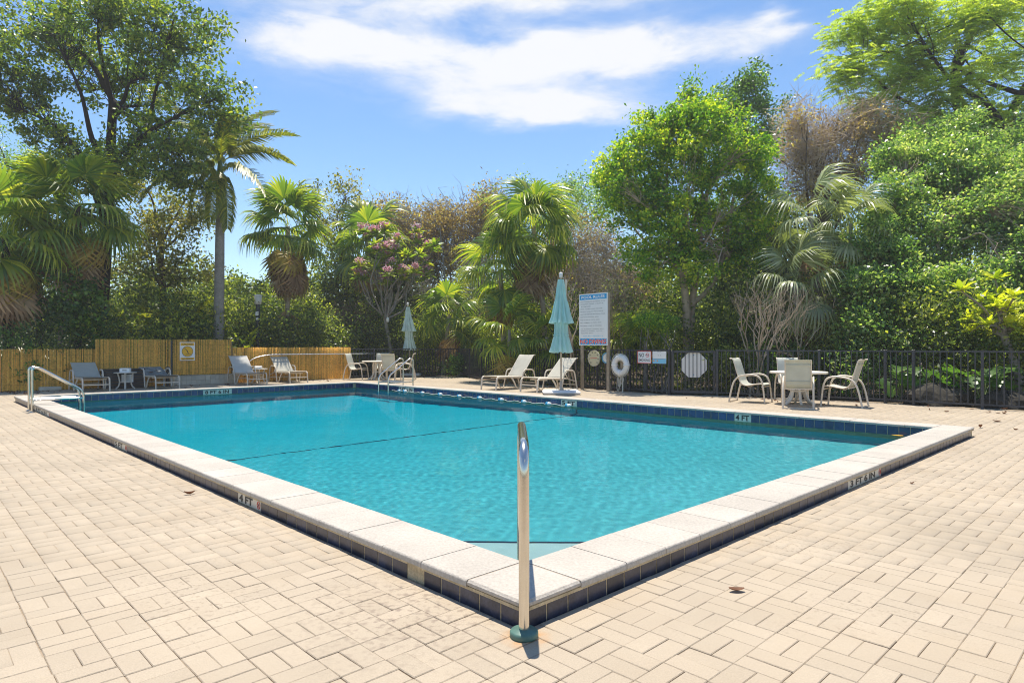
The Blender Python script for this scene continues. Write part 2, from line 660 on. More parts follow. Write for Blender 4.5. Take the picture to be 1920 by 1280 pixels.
def add_stains(m, rust_at):
    """speckled grime in patches, and rust round the foot of the handrail"""
    nt = m.node_tree
    N, L = nt.nodes, nt.links
    b = N['Principled BSDF']
    src = b.inputs['Base Color'].links[0].from_socket
    geo = N.new('ShaderNodeNewGeometry')

    def noise(scale, lo, hi, detail=4):
        n = N.new('ShaderNodeTexNoise')
        n.inputs['Scale'].default_value = scale
        n.inputs['Detail'].default_value = detail
        L.new(geo.outputs['Position'], n.inputs['Vector'])
        r = N.new('ShaderNodeMapRange')
        r.inputs['From Min'].default_value = lo
        r.inputs['From Max'].default_value = hi
        L.new(n.outputs[0], r.inputs['Value'])
        return r.outputs[0]

    def mul(a, c):
        n = N.new('ShaderNodeMath')
        n.operation = 'MULTIPLY'
        for k, v in enumerate((a, c)):
            if isinstance(v, float):
                n.inputs[k].default_value = v
            else:
                L.new(v, n.inputs[k])
        return n.outputs[0]

    def mix(fac, a, col):
        n = N.new('ShaderNodeMix')
        n.data_type = 'RGBA'
        L.new(fac, n.inputs['Factor'])
        L.new(a, n.inputs['A'])
        n.inputs['B'].default_value = col4(col)
        return n.outputs['Result']

    def near(p, r0, r1):
        d = N.new('ShaderNodeVectorMath')
        d.operation = 'DISTANCE'
        d.inputs[1].default_value = p
        L.new(geo.outputs['Position'], d.inputs[0])
        r = N.new('ShaderNodeMapRange')
        r.inputs['From Min'].default_value = r1
        r.inputs['From Max'].default_value = r0
        L.new(d.outputs['Value'], r.inputs['Value'])
        return r.outputs[0]
    c = mix(mul(mul(noise(0.75, 0.50, 0.64), noise(38, 0.55, 0.70)), 0.55), src, (0.20, 0.15, 0.11))
    c = mix(mul(noise(1.7, 0.48, 0.72, 6), 0.22), c, (0.36, 0.27, 0.17))
    c = mix(mul(mul(near(G(775, 1140), 0.15, 0.75), noise(26, 0.50, 0.66)), 0.6), c, (0.19, 0.14, 0.11))
    c = mix(mul(mul(near(rust_at, 0.055, 0.125), noise(14, 0.35, 0.65)), 0.75), c, (0.50, 0.22, 0.045))
    L.new(c, b.inputs['Base Color'])


add_stains(M['paver'], G(986, 1194))

# ------------------------------------------------------------------ ground, deck
gb = MB()
# the ground sheet is cut where the pool is sunk into it


def ground_with_hole(mb, z, outer, hole):
    o, h = outer, hole
    vs = [(p[0], p[1], z) for p in o] + [(p[0], p[1], z) for p in h]
    mb.add(vs, [(k, (k + 1) % 4, 4 + (k + 1) % 4, 4 + k) for k in range(4)])


hole = [P(0.03, 0.03), P(PW - 0.03, 0.03), P(PW - 0.03, PLN - 0.03), P(0.03, PLN - 0.03)]
big = [P(-65, -45), P(75, -45), P(75, 85), P(-65, 85)]
ground_with_hole(gb, -0.045, big, hole)
gb.build('ground', M['soil'], kind='structure')

# fence corner points on the ground
FA, FB, FC, FD = G(655, 709), G(860, 704.8), G(903, 712.5), G(1120, 730)
FE, FE2, FF, FG, FI = G(1255, 739.5), G(1345, 742.0), G(1660, 755.5), G(1713, 759.5), G(1925, 770.5)
FJ = FI + (FI - FG).normalized() * 4.0
JB = 21.0                                        # the bamboo screen runs along the pool's short side


def bam(u, dj=0.0):
    return P(i_at(u, JB + dj), JB + dj)


BL = P(-6.0, JB)
deck_poly = [P(-6, JB), FA, FB, FC, FD, FE, FE2, FF, FG, FI, FJ, Vector((14, 4, 0)), Vector((11, -2, 0)), Vector((-12, -2, 0)), P(-6, 5)]


def inside(pt, poly):
    x, y = pt[0], pt[1]
    c = False
    n = len(poly)
    for k in range(n):
        a, b = poly[k], poly[k - 1]
        if (a[1] > y) != (b[1] > y) and x < (b[0] - a[0]) * (y - a[1]) / (b[1] - a[1]) + a[0]:
            c = not c
    return c


db = MB()
# slab under the pavers, as strips around the pool so that nothing lies under the water
for (i0, i1, j0, j1) in ((-30, 0.02, -12, 24), (PW - 0.02, 22, -12, 24), (0.02, PW - 0.02, -12, 0.02), (0.02, PW - 0.02, PLN - 0.02, 24)):
    n_i, n_j = max(1, int((i1 - i0) / 0.75)), max(1, int((j1 - j0) / 0.75))
    for a in range(n_i):
        for b in range(n_j):
            c0 = (i0 + (i1 - i0) * a / n_i, j0 + (j1 - j0) * b / n_j)
            c1 = (i0 + (i1 - i0) * (a + 1) / n_i, j0 + (j1 - j0) * (b + 1) / n_j)
            mid = P((c0[0] + c1[0]) / 2, (c0[1] + c1[1]) / 2)
            if inside(mid, deck_poly):
                db.add([P(c0[0], c0[1], -0.0065), P(c1[0], c0[1], -0.0065), P(c1[0], c1[1], -0.0065), P(c0[0], c1[1], -0.0065)], [(0, 1, 2, 3)])
deck = db.build('pool_deck', M['joint_sand'], kind='structure')

rng = np.random.default_rng(5)
bricks = []                                       # centre i, centre j, length along i?, depth
U = 0.2
for a in range(-60, 90):
    for b in range(-30, 116):
        i0, j0 = a * U + 0.012, b * U + 0.012
        flat = (a + b) % 2 == 0
        for k in range(2):
            if flat:
                ci, cj, li, lj = i0 + 0.1, j0 + 0.05 + 0.1 * k, 0.2, 0.1
            else:
                ci, cj, li, lj = i0 + 0.05 + 0.1 * k, j0 + 0.1, 0.1, 0.2
            if -li / 2 + 0.03 < ci < PW + li / 2 - 0.03 and -lj / 2 + 0.03 < cj < PLN + lj / 2 - 0.03:
                continue
            p = P(ci, cj)
            if p.y < 1.2 or abs(p.x) > 0.83 * p.y + 1.2 or not inside(p, deck_poly):
                continue
            bricks.append((ci, cj, li, lj, p.y))


def brick_geo(ci, cj, li, lj):
    gap = abs(rng.normal(0.0012, 0.0008)) + 0.0004 + (0.003 if rng.random() < 0.10 else 0)
    hi, hj = li / 2 - gap / 2, lj / 2 - gap / 2
    ci += rng.normal(0, 0.001)
    cj += rng.normal(0, 0.001)
    z0 = rng.normal(0, 0.0009)
    t1, t2 = rng.normal(0, 0.006), rng.normal(0, 0.008)
    ch = 0.0032
    vs = []
    for ins, dz in ((0, -0.02), (0, -0.0035), (ch, 0)):
        for si, sj in ((-1, -1), (1, -1), (1, 1), (-1, 1)):
            di, dj = si * (hi - ins), sj * (hj - ins)
            vs.append(P(ci + di, cj + dj, z0 + dz + di * t1 + dj * t2))
    fs = [(8, 9, 10, 11)]
    for r in (0, 4):
        for k in range(4):
            fs.append((r + k, r + (k + 1) % 4, r + 4 + (k + 1) % 4, r + 4 + k))
    return vs, fs


bricks.sort(key=lambda q: q[4])
vis = [q for q in bricks if abs(P(q[0], q[1]).x) < 0.79 * q[4] and q[4] > 2.42]
single = set(id(q) for q in vis[:300])
pv, pf, pvar = [], [], []
for q in bricks:
    vs_, fs_ = brick_geo(*q[:4])
    var = float(np.clip(rng.normal(0.5, 0.24), 0, 1))
    if id(q) in single:
        mb = MB()
        mb.cv = var
        mb.add(vs_, fs_)
        mb.build('paver', M['paver'], deck, var=True)
    else:
        o_ = len(pv)
        pv += [tuple(v) for v in vs_]
        pf += [tuple(o_ + k for k in f) for f in fs_]
        pvar += [var] * len(fs_)
np_obj('paving', pv, pf, M['paver'], deck, pvar, kind='stuff')

# ------------------------------------------------------------------ text helper
TEXT_ROOT = []


def text_geo(s, bold=0.0):
    cu = bpy.data.curves.new('lettering', 'FONT')
    cu.body = s
    cu.offset = bold
    cu.resolution_u = 3
    cu.fill_mode = 'FRONT'
    o = bpy.data.objects.new('lettering', cu)
    me = bpy.data.meshes.new_from_object(o)
    vs = np.array([v.co[:] for v in me.vertices]) if len(me.vertices) else np.zeros((0, 3))
    fs = [tuple(p.vertices) for p in me.polygons]
    bpy.data.objects.remove(o)
    bpy.data.curves.remove(cu)
    bpy.data.meshes.remove(me)
    return vs, fs


def put_text(mb, s, org, right, up, w=None, h=None, bold=0.0, align='C', maxw=None):
    """lettering with its left or centre at org, fitted to a width and/or height"""
    vs, fs = text_geo(s, bold)
    if not len(vs):
        return
    x0, x1 = vs[:, 0].min(), vs[:, 0].max()
    y0, y1 = vs[:, 1].min(), vs[:, 1].max()
    sy = h / (y1 - y0) if h else None
    sx = w / (x1 - x0) if w else None
    sx = sx or sy
    sy = sy or sx
    if maxw and (x1 - x0) * sx > maxw:
        sx = maxw / (x1 - x0)
    ox = (x0 + x1) / 2 if align == 'C' else x0
    oy = (y0 + y1) / 2
    org, right, up = Vector(org), Vector(right), Vector(up)
    mb.add([org + right * ((v[0] - ox) * sx) + up * ((v[1] - oy) * sy) for v in vs], fs)


def no_dive(mb_ring, mb_fig, c, r, nrm, right):
    """red prohibition ring with a small diving figure"""
    mb_ring.ring(c, r * 0.8, r, nrm, 0.002, 24)
    c = Vector(c)
    d = (Vector(right) * 0.7 - UP * 0.7) * r * 0.85
    mb_ring.bar(c - d + Vector(nrm) * 0.0012, c + d + Vector(nrm) * 0.0012, r * 0.17, 0.001, nrm)
    n = Vector(nrm) * 0.0006
    rt = Vector(right)
    mb_fig.disc(c + n + rt * r * 0.28 + UP * r * 0.33, r * 0.13, nrm, 0.001, 10)
    for p, q in (((0.2, 0.2), (-0.2, -0.15)), ((-0.2, -0.15), (-0.05, -0.5)), ((0.2, 0.2), (0.45, 0.0)), ((-0.2, -0.15), (-0.42, -0.4))):
        mb_fig.bar(c + n + rt * r * p[0] + UP * r * p[1], c + n + rt * r * q[0] + UP * r * q[1], r * 0.13, 0.001, nrm)


# ------------------------------------------------------------------ swimming pool
pool = thing('swimming_pool', 'rectangular turquoise swimming pool with raised pale coping and navy waterline tiles', 'swimming pool', tuple(NP))
Z_TOP, Z_BOT = CH, 0.096                         # coping slab
OH = 0.026
WATER = -0.035
bn = 0.014


def coping_profile(w0, w1):
    """cross-section points (offset from the outer edge, z) of a bullnosed slab"""
    pts = []
    for k in range(5):
        a = math.pi * 0.5 * k / 4
        pts.append((w0 + bn - bn * math.cos(a), Z_TOP - bn + bn * math.sin(a)))
    for k in range(5):
        a = math.pi * 0.5 * k / 4
        pts.append((w1 - bn + bn * math.sin(a), Z_TOP - bn + bn * math.cos(a)))
    pts += [(w1, Z_BOT), (w0, Z_BOT)]
    return pts


def coping_stone(length):
    """slab along local y, outer edge at local x = 0"""
    mb = MB()
    pr = coping_profile(0, CW)
    n = len(pr)
    vs = [(x, -length / 2, z) for x, z in pr] + [(x, length / 2, z) for x, z in pr]
    fs = [(k, (k + 1) % n, (k + 1) % n + n, k + n) for k in range(n)]
    fs = [tuple(reversed(f)) for f in fs]
    fs += [tuple(range(n)), tuple(reversed(range(n, 2 * n)))]
    mb.add(vs, fs)
    return mb


crng = random.Random(3)
cs0 = None


def coping_row(org, along, inward, n, pitch):
    global cs0
    for k in range(n):
        c = org + along * (pitch * (k + 0.5))
        m4 = Matrix.Identity(4)
        m4.col[0] = (*inward, 0)
        m4.col[1] = (*along, 0)
        m4.col[2] = (0, 0, 1, 0)
        sc_ = 1.0
        m4.col[3] = (c.x, c.y, crng.gauss(0, 0.0007), 1)
        if cs0 is None or abs(cs0[1] - pitch) > 1e-6:
            o = coping_stone(pitch - 0.005).build('coping_stone', M['coping'], pool)
            cs0 = (o, pitch)
            o.matrix_basis = m4
        else:
            o = share(cs0[0], 'coping_stone', pool, m4)
        if inward.cross(along).z < 0:
            pass


nl, nw = 42, 22
coping_row(P(0, CW), B2, A2, nl, (PLN - 2 * CW) / nl)
coping_row(P(PW, PLN - CW), -B2, -A2, nl, (PLN - 2 * CW) / nl)
coping_row(P(PW - CW, 0), -A2, B2, nw, (PW - 2 * CW) / nw)
coping_row(P(CW, PLN), A2, -B2, nw, (PW - 2 * CW) / nw)
for (i, j) in ((0, 0), (PW - CW, 0), (0, PLN - CW), (PW - CW, PLN - CW)):
    mb = MB()
    mb.box(P(i + CW / 2, j + CW / 2, (Z_TOP + Z_BOT) / 2), (CW - 0.004, CW - 0.004, Z_TOP - Z_BOT), (A2, B2, UP), bevel=0.011)
    mb.build('coping_stone', M['coping'], pool)

# masonry under the coping: four beams with the tiles set on their faces
mb = MB()


def beam(mb, i0, i1, j0, j1, z0, z1):
    mb.box(P((i0 + i1) / 2, (j0 + j1) / 2, (z0 + z1) / 2), (i1 - i0, j1 - j0, z1 - z0), (A2, B2, UP))


of, inn = OH + 0.0004, CW - 0.0134
zb = Z_BOT - 0.001
beam(mb, of, inn, of, PLN - of, -0.5, zb)
beam(mb, PW - inn, PW - of, of, PLN - of, -0.5, zb)
beam(mb, inn, PW - inn, of, inn, -0.5, zb)
beam(mb, inn, PW - inn, PLN - inn, PLN - of, -0.5, zb)
mb.build('pool_wall', M['mortar'], pool)
mb = MB()
b0, b1, zz0, zz1 = 0.007, 0.05, Z_BOT - 0.014, Z_BOT + 0.001
beam(mb, b0, b1, b0, PLN - b0, zz0, zz1)
beam(mb, b1, PW - b0, b0, b1, zz0, zz1)
beam(mb, PW - b1, PW - b0, b1, PLN - b0, zz0, zz1)
beam(mb, b1, PW - b1, PLN - b1, PLN - b0, zz0, zz1)
mb.build('mortar_bed', M['mortar'], pool)
mb = MB()
g0_, g1_, z0_, z1_ = 0.009, CW - 0.009, Z_BOT + 0.004, Z_TOP - 0.0035
beam(mb, g0_, g1_, g0_, PLN - g0_, z0_, z1_)
beam(mb, PW - g1_, PW - g0_, g0_, PLN - g0_, z0_, z1_)
beam(mb, g1_, PW - g1_, g0_, g1_, z0_, z1_)
beam(mb, g1_, PW - g1_, PLN - g1_, PLN - g0_, z0_, z1_)
mb.build('coping_grout', mat_plain('grout', (0.38, 0.325, 0.26), 0.9, noise=0.15, scale=8, spec=0.1), pool)

TP = 0.152
tile_mesh = {}


def tile_obj(kind, m4):
    if kind not in tile_mesh:
        mb = MB()
        z1 = Z_BOT - 0.016 if kind == 'outer' else Z_BOT - 0.003
        z0 = -0.02 if kind == 'outer' else WATER - 0.03
        mb.box((0, -0.004, (z0 + z1) / 2), (TP - 0.009, 0.012, z1 - z0), bevel=0.0022)
        o = mb.build('tile', M['tile_outer' if kind == 'outer' else 'tile_inner'], pool)
        o.matrix_basis = m4
        tile_mesh[kind] = o
    else:
        o = share(tile_mesh[kind], 'tile', pool, m4)
    return o


def face_mat(org, right, nrm):
    m4 = Matrix.Identity(4)
    m4.col[0] = (*right, 0)
    m4.col[1] = (*nrm, 0)
    m4.col[2] = (0, 0, 1, 0)
    m4.col[3] = (*org, 1)
    return m4


markers = []                                      # face, start, end, text, symbol
fi_r, fj_l = PW - CW + 0.012, PLN - CW + 0.012


def rng_pair(a, b):
    return (min(a, b), max(a, b))


mk = [('outer_left', *rng_pair(j_at(445, OH), j_at(488, OH)), '4 FT', True),
      ('outer_left', *rng_pair(j_at(217, OH), j_at(237, OH)), '5 FT', True),
      ('outer_left', *rng_pair(j_at(66, OH), j_at(92, OH)), '8 FT 6 IN', True),
      ('outer_right', *rng_pair(i_at(1595, OH), i_at(1649, OH)), '3 FT 6 IN', True),
      ('inner_far', *rng_pair(i_at(388, fj_l), i_at(433, fj_l)), '8 FT 6 IN', False),
      ('inner_right', *rng_pair(j_at(1053, fi_r), j_at(1077, fi_r)), '5 FT', False),
      ('inner_right', *rng_pair(j_at(1375, fi_r), j_at(1408, fi_r)), '4 FT', False),
      ('inner_right', *rng_pair(j_at(748, fi_r), j_at(773, fi_r)), '7 FT 6 IN', False)]


def face_of(side, t):
    if side == 'outer_left':
        return P(OH, t), -B2, -A2
    if side == 'outer_right':
        return P(t, OH), A2, -B2
    if side == 'inner_far':
        return P(t, fj_l), A2, -B2
    if side == 'inner_right':
        return P(fi_r, t), -B2, -A2
    if side == 'inner_near_right':
        return P(t, CW - 0.012), -A2, B2
    if side == 'inner_near_left':
        return P(CW - 0.012, t), B2, A2


def snap(side, a, b):
    a0 = OH if side.startswith('outer') else CW
    k0, k1 = math.floor((a - a0) / TP + 0.35), math.ceil((b - a0) / TP - 0.35)
    return a0 + k0 * TP + 0.003, a0 + k1 * TP - 0.003


mk = [(s, *snap(s, m0, m1), t, y) for s, m0, m1, t, y in mk]
broken = j_at(779, OH)
rest = MB()
for side, a0, a1 in (('outer_left', OH, PLN - OH), ('outer_right', OH, PW - OH), ('inner_far', CW, PW - CW), ('inner_right', CW, PLN - CW),
                     ('inner_near_left', CW, PLN - CW), ('inner_near_right', CW, PW - CW)):
    n = int((a1 - a0) / TP)
    for k in range(n + 1):
        t = a0 + TP * (k + 0.5)
        if t > a1 - TP * 0.4:
            continue
        if any(s == side and m0 < t < m1 for s, m0, m1, _, _ in mk):
            continue
        if side == 'outer_left' and abs(t - broken) < TP * 0.55:
            continue
        org, rt, nr = face_of(side, t)
        far = (side == 'inner_right' and t > 12.6) or side.startswith('inner_near')
        if far:
            z0, z1 = WATER - 0.03, Z_BOT - 0.003
            rest.box(org - nr * 0.004 + UP * (z0 + z1) / 2, (TP - 0.006, 0.012, z1 - z0), (rt, nr, UP))
        else:
            tile_obj('outer' if side.startswith('outer') else 'inner', face_mat(org, rt, nr))
rest.build('tile_band', M['tile_inner'], pool, kind='stuff')
for side, m0, m1, txt, sym in mk:
    org, rt, nr = face_of(side, (m0 + m1) / 2)
    w = m1 - m0
    outer = side.startswith('outer')
    z0, z1 = (0.0, Z_BOT - 0.016) if outer else (WATER - 0.03, Z_BOT - 0.003)
    mb = MB()
    mb.box(org - nr * 0.004 + UP * (z0 + z1) / 2, (w, 0.012, z1 - z0), (rt, nr, UP), bevel=0.002)
    plate = mb.build('depth_marker', M['marker'], pool)
    tb = MB()
    hh = (z1 - max(z0, WATER)) * 0.76
    zc = (z1 + max(z0, WATER)) / 2
    tw = w * (0.60 if sym and len(txt) < 5 else 0.74 if sym else 0.84)
    cx = -w / 2 + w * 0.06 + tw / 2
    put_text(tb, txt, org + nr * 0.0045 + rt * cx + UP * zc, rt, UP, w=tw, h=hh, bold=0.03)
    tb.build('lettering', M['black_print'], plate)
    if sym:
        r_, f_ = MB(), MB()
        no_dive(r_, f_, org + nr * 0.0045 + rt * (w / 2 - hh * 0.62) + UP * zc, hh * 0.5, nr, rt)
        r_.build('no_diving_ring', M['red_print'], plate)
        f_.build('diver_symbol', M['black_print'], plate)

# basin
PLASTER = mat_plain('plaster', (0.108, 0.43, 0.465), 0.7, noise=0.07, scale=1.2, fine=0.05, bscale=14, spec=0.2)
bi0, bi1, bj0, bj1 = CW - 0.02, PW - CW + 0.02, CW - 0.02, PLN - CW + 0.02


def depth(j):
    pts = [(0, 1.1), (7.1, 1.5), (12.5, 2.5), (20, 2.6)]
    for (a, da), (b, db_) in zip(pts, pts[1:]):
        if j <= b:
            return da + (db_ - da) * (j - a) / (b - a)
    return pts[-1][1]


mb = MB()
ts = [bj0, 2, 4, 7.0, 7.2, 9, 11, 12.5, 14, bj1]
prof = []
for t in ts:
    D = -depth(t)
    ring_ = [P(bi0, t, -0.03), P(bi0, t, D + 0.25), P(bi0 + 0.08, t, D + 0.07), P(bi0 + 0.25, t, D), P(bi1 - 0.25, t, D), P(bi1 - 0.08, t, D + 0.07), P(bi1, t, D + 0.25), P(bi1, t, -0.03)]
    prof.append(ring_)
vs_ = [p for r_ in prof for p in r_]
fs_ = []
for k in range(len(ts) - 1):
    for q in range(7):
        fs_.append((k * 8 + q + 1, k * 8 + q, (k + 1) * 8 + q, (k + 1) * 8 + q + 1))
fs_.append((0, 1, 2, 3, 4, 5, 6, 7))
e = (len(ts) - 1) * 8
fs_.append((e + 7, e + 6, e + 5, e + 4, e + 3, e + 2, e + 1, e))
mb.add(vs_, fs_)
basin = mb.build('basin', PLASTER, pool)
# corner step with a dark edge line
E1, E2_ = 1.58, 1.58
step = MB()
sp = [P(bi0, bj0), P(bi0 + E1, bj0), P(bi0, bj0 + E2_)]
zt = -0.22
step.add([p + UP * zt for p in sp] + [p + UP * -1.2 for p in sp], [(0, 1, 2), (1, 4, 5, 2), (0, 3, 4, 1), (0, 2, 5, 3)])
stepo = step.build('corner_step', mat_plain('step_plaster', (0.45, 0.55, 0.54), 0.7, noise=0.06, spec=0.2), pool)
ln = MB()
dd = (B2 - A2).normalized()
nn = (A2 + B2).normalized()
ln.bar(sp[1] + UP * (zt + 0.004) - nn * 0.02, sp[2] + UP * (zt + 0.004) - nn * 0.02, 0.035, 0.004)
ln.bar(sp[1] + UP * (zt - 0.03) + nn * 0.002, sp[2] + UP * (zt - 0.03) + nn * 0.002, 0.004, 0.05)
ln.build('step_edge_tile', M['line_blue'], pool)
ln = MB()
w_ = 0.022
jl = 7.1
D = -depth(jl)
zo = 0.006
path = [(bi0 + zo, -0.06), (bi0 + zo, D + 0.25), (bi0 + 0.08 + zo, D + 0.07 + zo), (bi0 + 0.25, D + zo), (bi1 - 0.25, D + zo), (bi1 - 0.08 - zo, D + 0.07 + zo), (bi1 - zo, D + 0.25), (bi1 - zo, -0.06)]
ln.add([P(i, jl - w_, z) for i, z in path] + [P(i, jl + w_, z) for i, z in path], [(k, k + 1, k + 9, k + 8) for k in range(7)])
ln.build('slope_break_line', M['line_blue'], pool)

# water surface: gently rippled sheet
step_ = 0.021
ni, nj = int((bi1 - bi0) / step_), int((bj1 - bj0) / step_)
ii = np.linspace(bi0 + 0.012, bi1 - 0.012, ni)
jj = np.linspace(bj0 + 0.012, bj1 - 0.012, nj)
I_, J_ = np.meshgrid(ii, jj)
Zw = np.zeros_like(I_)
wr = np.random.default_rng(11)
for k in range(46):
    lam = wr.uniform(0.075, 0.36)
    a = wr.uniform(0, 2 * np.pi)
    kx, ky = 2 * np.pi / lam * np.cos(a), 2 * np.pi / lam * np.sin(a)
    env = 0.6 + 0.4 * np.sin(I_ * wr.uniform(0.3, 0.9) + J_ * wr.uniform(0.3, 0.9) + wr.uniform(0, 6))
    Zw += lam * 0.00055 * env * np.sin(kx * I_ + ky * J_ + wr.uniform(0, 6.28))
calm = 0.35 + 0.65 / (1 + np.exp((J_ - 7.5) * 0.55))          # the deep end lies in the lee and is calmer
Zw *= calm
Vw = np.stack([NP.x + A2.x * I_ + B2.x * J_, NP.y + A2.y * I_ + B2.y * J_, WATER + Zw], -1).reshape(-1, 3)
idx = np.arange(ni * nj).reshape(nj, ni)
Qw = np.stack([idx[:-1, :-1], idx[:-1, 1:], idx[1:, 1:], idx[1:, :-1]], -1).reshape(-1, 4)


def mat_water():
    m = bpy.data.materials.new('pool_water')
    m.use_nodes = True
    nt = m.node_tree
    N, L = nt.nodes, nt.links
    N.clear()
    out = N.new('ShaderNodeOutputMaterial')
    rf = N.new('ShaderNodeBsdfRefraction')
    rf.inputs['Color'].default_value = (0.60, 0.96, 0.97, 1)
    rf.inputs['Roughness'].default_value = 0.0
    rf.inputs['IOR'].default_value = 1.33
    # deeper water absorbs more red: tint follows the pool's own depth along its length
    geo = N.new('ShaderNodeNewGeometry')
    dt = N.new('ShaderNodeVectorMath')
    dt.operation = 'DOT_PRODUCT'
    dt.inputs[1].default_value = B2
    L.new(geo.outputs['Position'], dt.inputs[0])
    mr = N.new('ShaderNodeMapRange')
    off = NP.dot(B2)
    mr.inputs['From Min'].default_value = off + 0.5
    mr.inputs['From Max'].default_value = off + 13.0
    L.new(dt.outputs['Value'], mr.inputs['Value'])
    mxc = N.new('ShaderNodeMix')
    mxc.data_type = 'RGBA'
    mxc.inputs['A'].default_value = (0.86, 0.975, 0.99, 1)
    mxc.inputs['B'].default_value = (0.06, 0.86, 0.98, 1)
    L.new(mr.outputs[0], mxc.inputs['Factor'])
    L.new(mxc.outputs['Result'], rf.inputs['Color'])
    gl = N.new('ShaderNodeBsdfGlossy')
    gl.inputs['Roughness'].default_value = 0.02
    fr = N.new('ShaderNodeFresnel')
    fr.inputs['IOR'].default_value = 1.33
    mu = N.new('ShaderNodeMath')
    mu.operation = 'MULTIPLY'
    mu.inputs[1].default_value = 0.30
    L.new(fr.outputs[0], mu.inputs[0])
    ms = N.new('ShaderNodeMixShader')
    L.new(mu.outputs[0], ms.inputs[0])
    L.new(rf.outputs[0], ms.inputs[1])
    L.new(gl.outputs[0], ms.inputs[2])
    L.new(ms.outputs[0], out.inputs[0])
    return m


water = np_obj('pool_water', Vw, Qw, mat_water(), smooth=True, kind='structure')
water.cycles.is_caustics_caster = True
for o_ in [basin, stepo] + [o for o in pool.children if o.name.startswith(('slope', 'step_edge'))]:
    o_.cycles.is_caustics_receiver = True

# ------------------------------------------------------------------ bamboo screen
bz = 0.0
rrng = np.random.default_rng(21)
bamboo = thing('bamboo_fence', 'golden bamboo reed screen with a taller middle stretch behind the loungers', 'fence', tuple(bam(320)))


def reed_panel(i0, i1, z0, z1, dj):
    mb = MB()
    x = i0
    while x < i1:
        r = rrng.uniform(0.005, 0.009)
        top = z1 + rrng.normal(0, 0.006)
        lean = rrng.normal(0, 0.006)
        dep = rrng.uniform(-0.008, 0.008)
        mb.cv = float(np.clip(rrng.normal(0.5, 0.27), 0, 1))
        b0 = P(x + r, JB + dj + dep, z0 + abs(rrng.normal(0, 0.01)))
        t0 = P(x + r + lean, JB + dj + dep, top)
        n = 4
        vs = []
        for q in (b0, t0):
            for (a, b) in ((-r, 0), (-r * 0.35, -r), (r * 0.35, -r), (r, 0)):
                vs.append(q + A2 * a + B2 * b)
        mb.add(vs, [(0, 1, 5, 4), (1, 2, 6, 5), (2, 3, 7, 6), (4, 5, 6, 7)], True)
        x += 2 * r + (rrng.uniform(-0.003, 0.0015) if rrng.random() > 0.05 else rrng.uniform(0.004, 0.012))
    o = mb.build('reed_panel', M['reed'], bamboo, kind='stuff', var=True)
    wr_ = MB()
    for fz in (0.15, 0.5, 0.85):
        z = z0 + (z1 - z0) * fz
        wr_.box(P((i0 + i1) / 2, JB + dj - 0.013, z), (i1 - i0, 0.003, 0.003), (A2, B2, UP))
    wr_.build('binding_wire', M['reed_back'], o)
    return o


ZT = Z(636.5, bam(300).y)
iA = IJ(FA)[0]
reed_panel(-3.2, i_at(182, JB), 0.0, 1.20, 0.0)
reed_panel(i_at(178, JB), i_at(318.5, JB), 0.0, ZT, -0.06)
reed_panel(i_at(323, JB), i_at(432, JB), 0.33, ZT + 0.01, -0.06)
reed_panel(i_at(435, JB), iA - 0.03, 0.0, 1.245, 0.0)
pm = MB()
pm.box((0, 0, 0.72), (0.06, 0.06, 1.44))
pm.box((0, 0, 1.45), (0.075, 0.075, 0.02))
p0 = None
for u in (320.8, 433.5):
    m4 = Matrix.Translation(bam(u, -0.02)) @ Matrix.Rotation(YAW, 4, 'Z')
    if p0 is None:
        p0 = pm.build('post', M['fence_metal'], bamboo)
        p0.matrix_basis = m4
    else:
        share(p0, 'post', bamboo, m4)

# low tiled wall under the right half of the tall panel
lw = thing('low_wall', 'low cream tiled wall under the bamboo screen by the caution sign', 'wall', tuple(bam(383, -0.16)))
w0, w1 = i_at(321, JB - 0.2), i_at(446, JB - 0.2)
mb = MB()
mb.box(P((w0 + w1) / 2, JB - 0.1, 0.15), (w1 - w0, 0.18, 0.30), (A2, B2, UP))
mb.build('wall_core', M['mortar'], lw)
mb = MB()
mb.box((0, 0, 0), (0.146, 0.012, 0.146), bevel=0.003)
t0 = None
nt_ = int((w1 - w0) / 0.152)
for k in range(nt_):
    for r in range(2):
        m4 = face_mat(P(w0 + 0.076 + (w1 - w0 - 0.152) * k / max(1, nt_ - 1), JB - 0.195, 0.076 + 0.150 * r), A2, -B2)
        if t0 is None:
            t0 = mb.build('tile', M['wall_tile'], lw)
            t0.matrix_basis = m4
        else:
            share(t0, 'tile', lw, m4)
mb = MB()
mb.box(P((w0 + w1) / 2, JB - 0.105, 0.312), (w1 - w0, 0.21, 0.02), (A2, B2, UP), bevel=0.004)
mb.build('wall_cap', M['wall_tile'], lw)

# caution sign on the bamboo
uL, uR = 337.0, 365.5
dS = bam(351, -0.1)
iL, iR = i_at(uL, JB - 0.1), i_at(uR, JB - 0.1)
zT_, zB_ = Z(641.2, dS.y), Z(676, dS.y)
cs = thing('caution_sign', 'white and yellow CAUTION NO DIVING sign on the tall bamboo screen', 'sign', tuple(dS))
cs_c = P((iL + iR) / 2, JB - 0.1, (zT_ + zB_) / 2)
sw, sh = iR - iL, zT_ - zB_
mb = MB()
mb.box(cs_c, (sw, 0.012, sh), (A2, B2, UP), bevel=0.004)
mb.build('sign_plate', M['sign_white'], cs)
f0 = cs_c - B2 * 0.0085
mb = MB()
mb.box(f0 + UP * sh * 0.385, (sw * 0.9, 0.003, sh * 0.15), (A2, B2, UP))
mb.box(f0 - UP * sh * 0.395, (sw * 0.9, 0.003, sh * 0.12), (A2, B2, UP))
mb.disc(f0 - B2 * 0.0015, sw * 0.36, -B2, 0.003, 32)
mb.build('yellow_panel', M['sign_yellow'], cs)
mb = MB()
f1 = f0 - B2 * 0.003
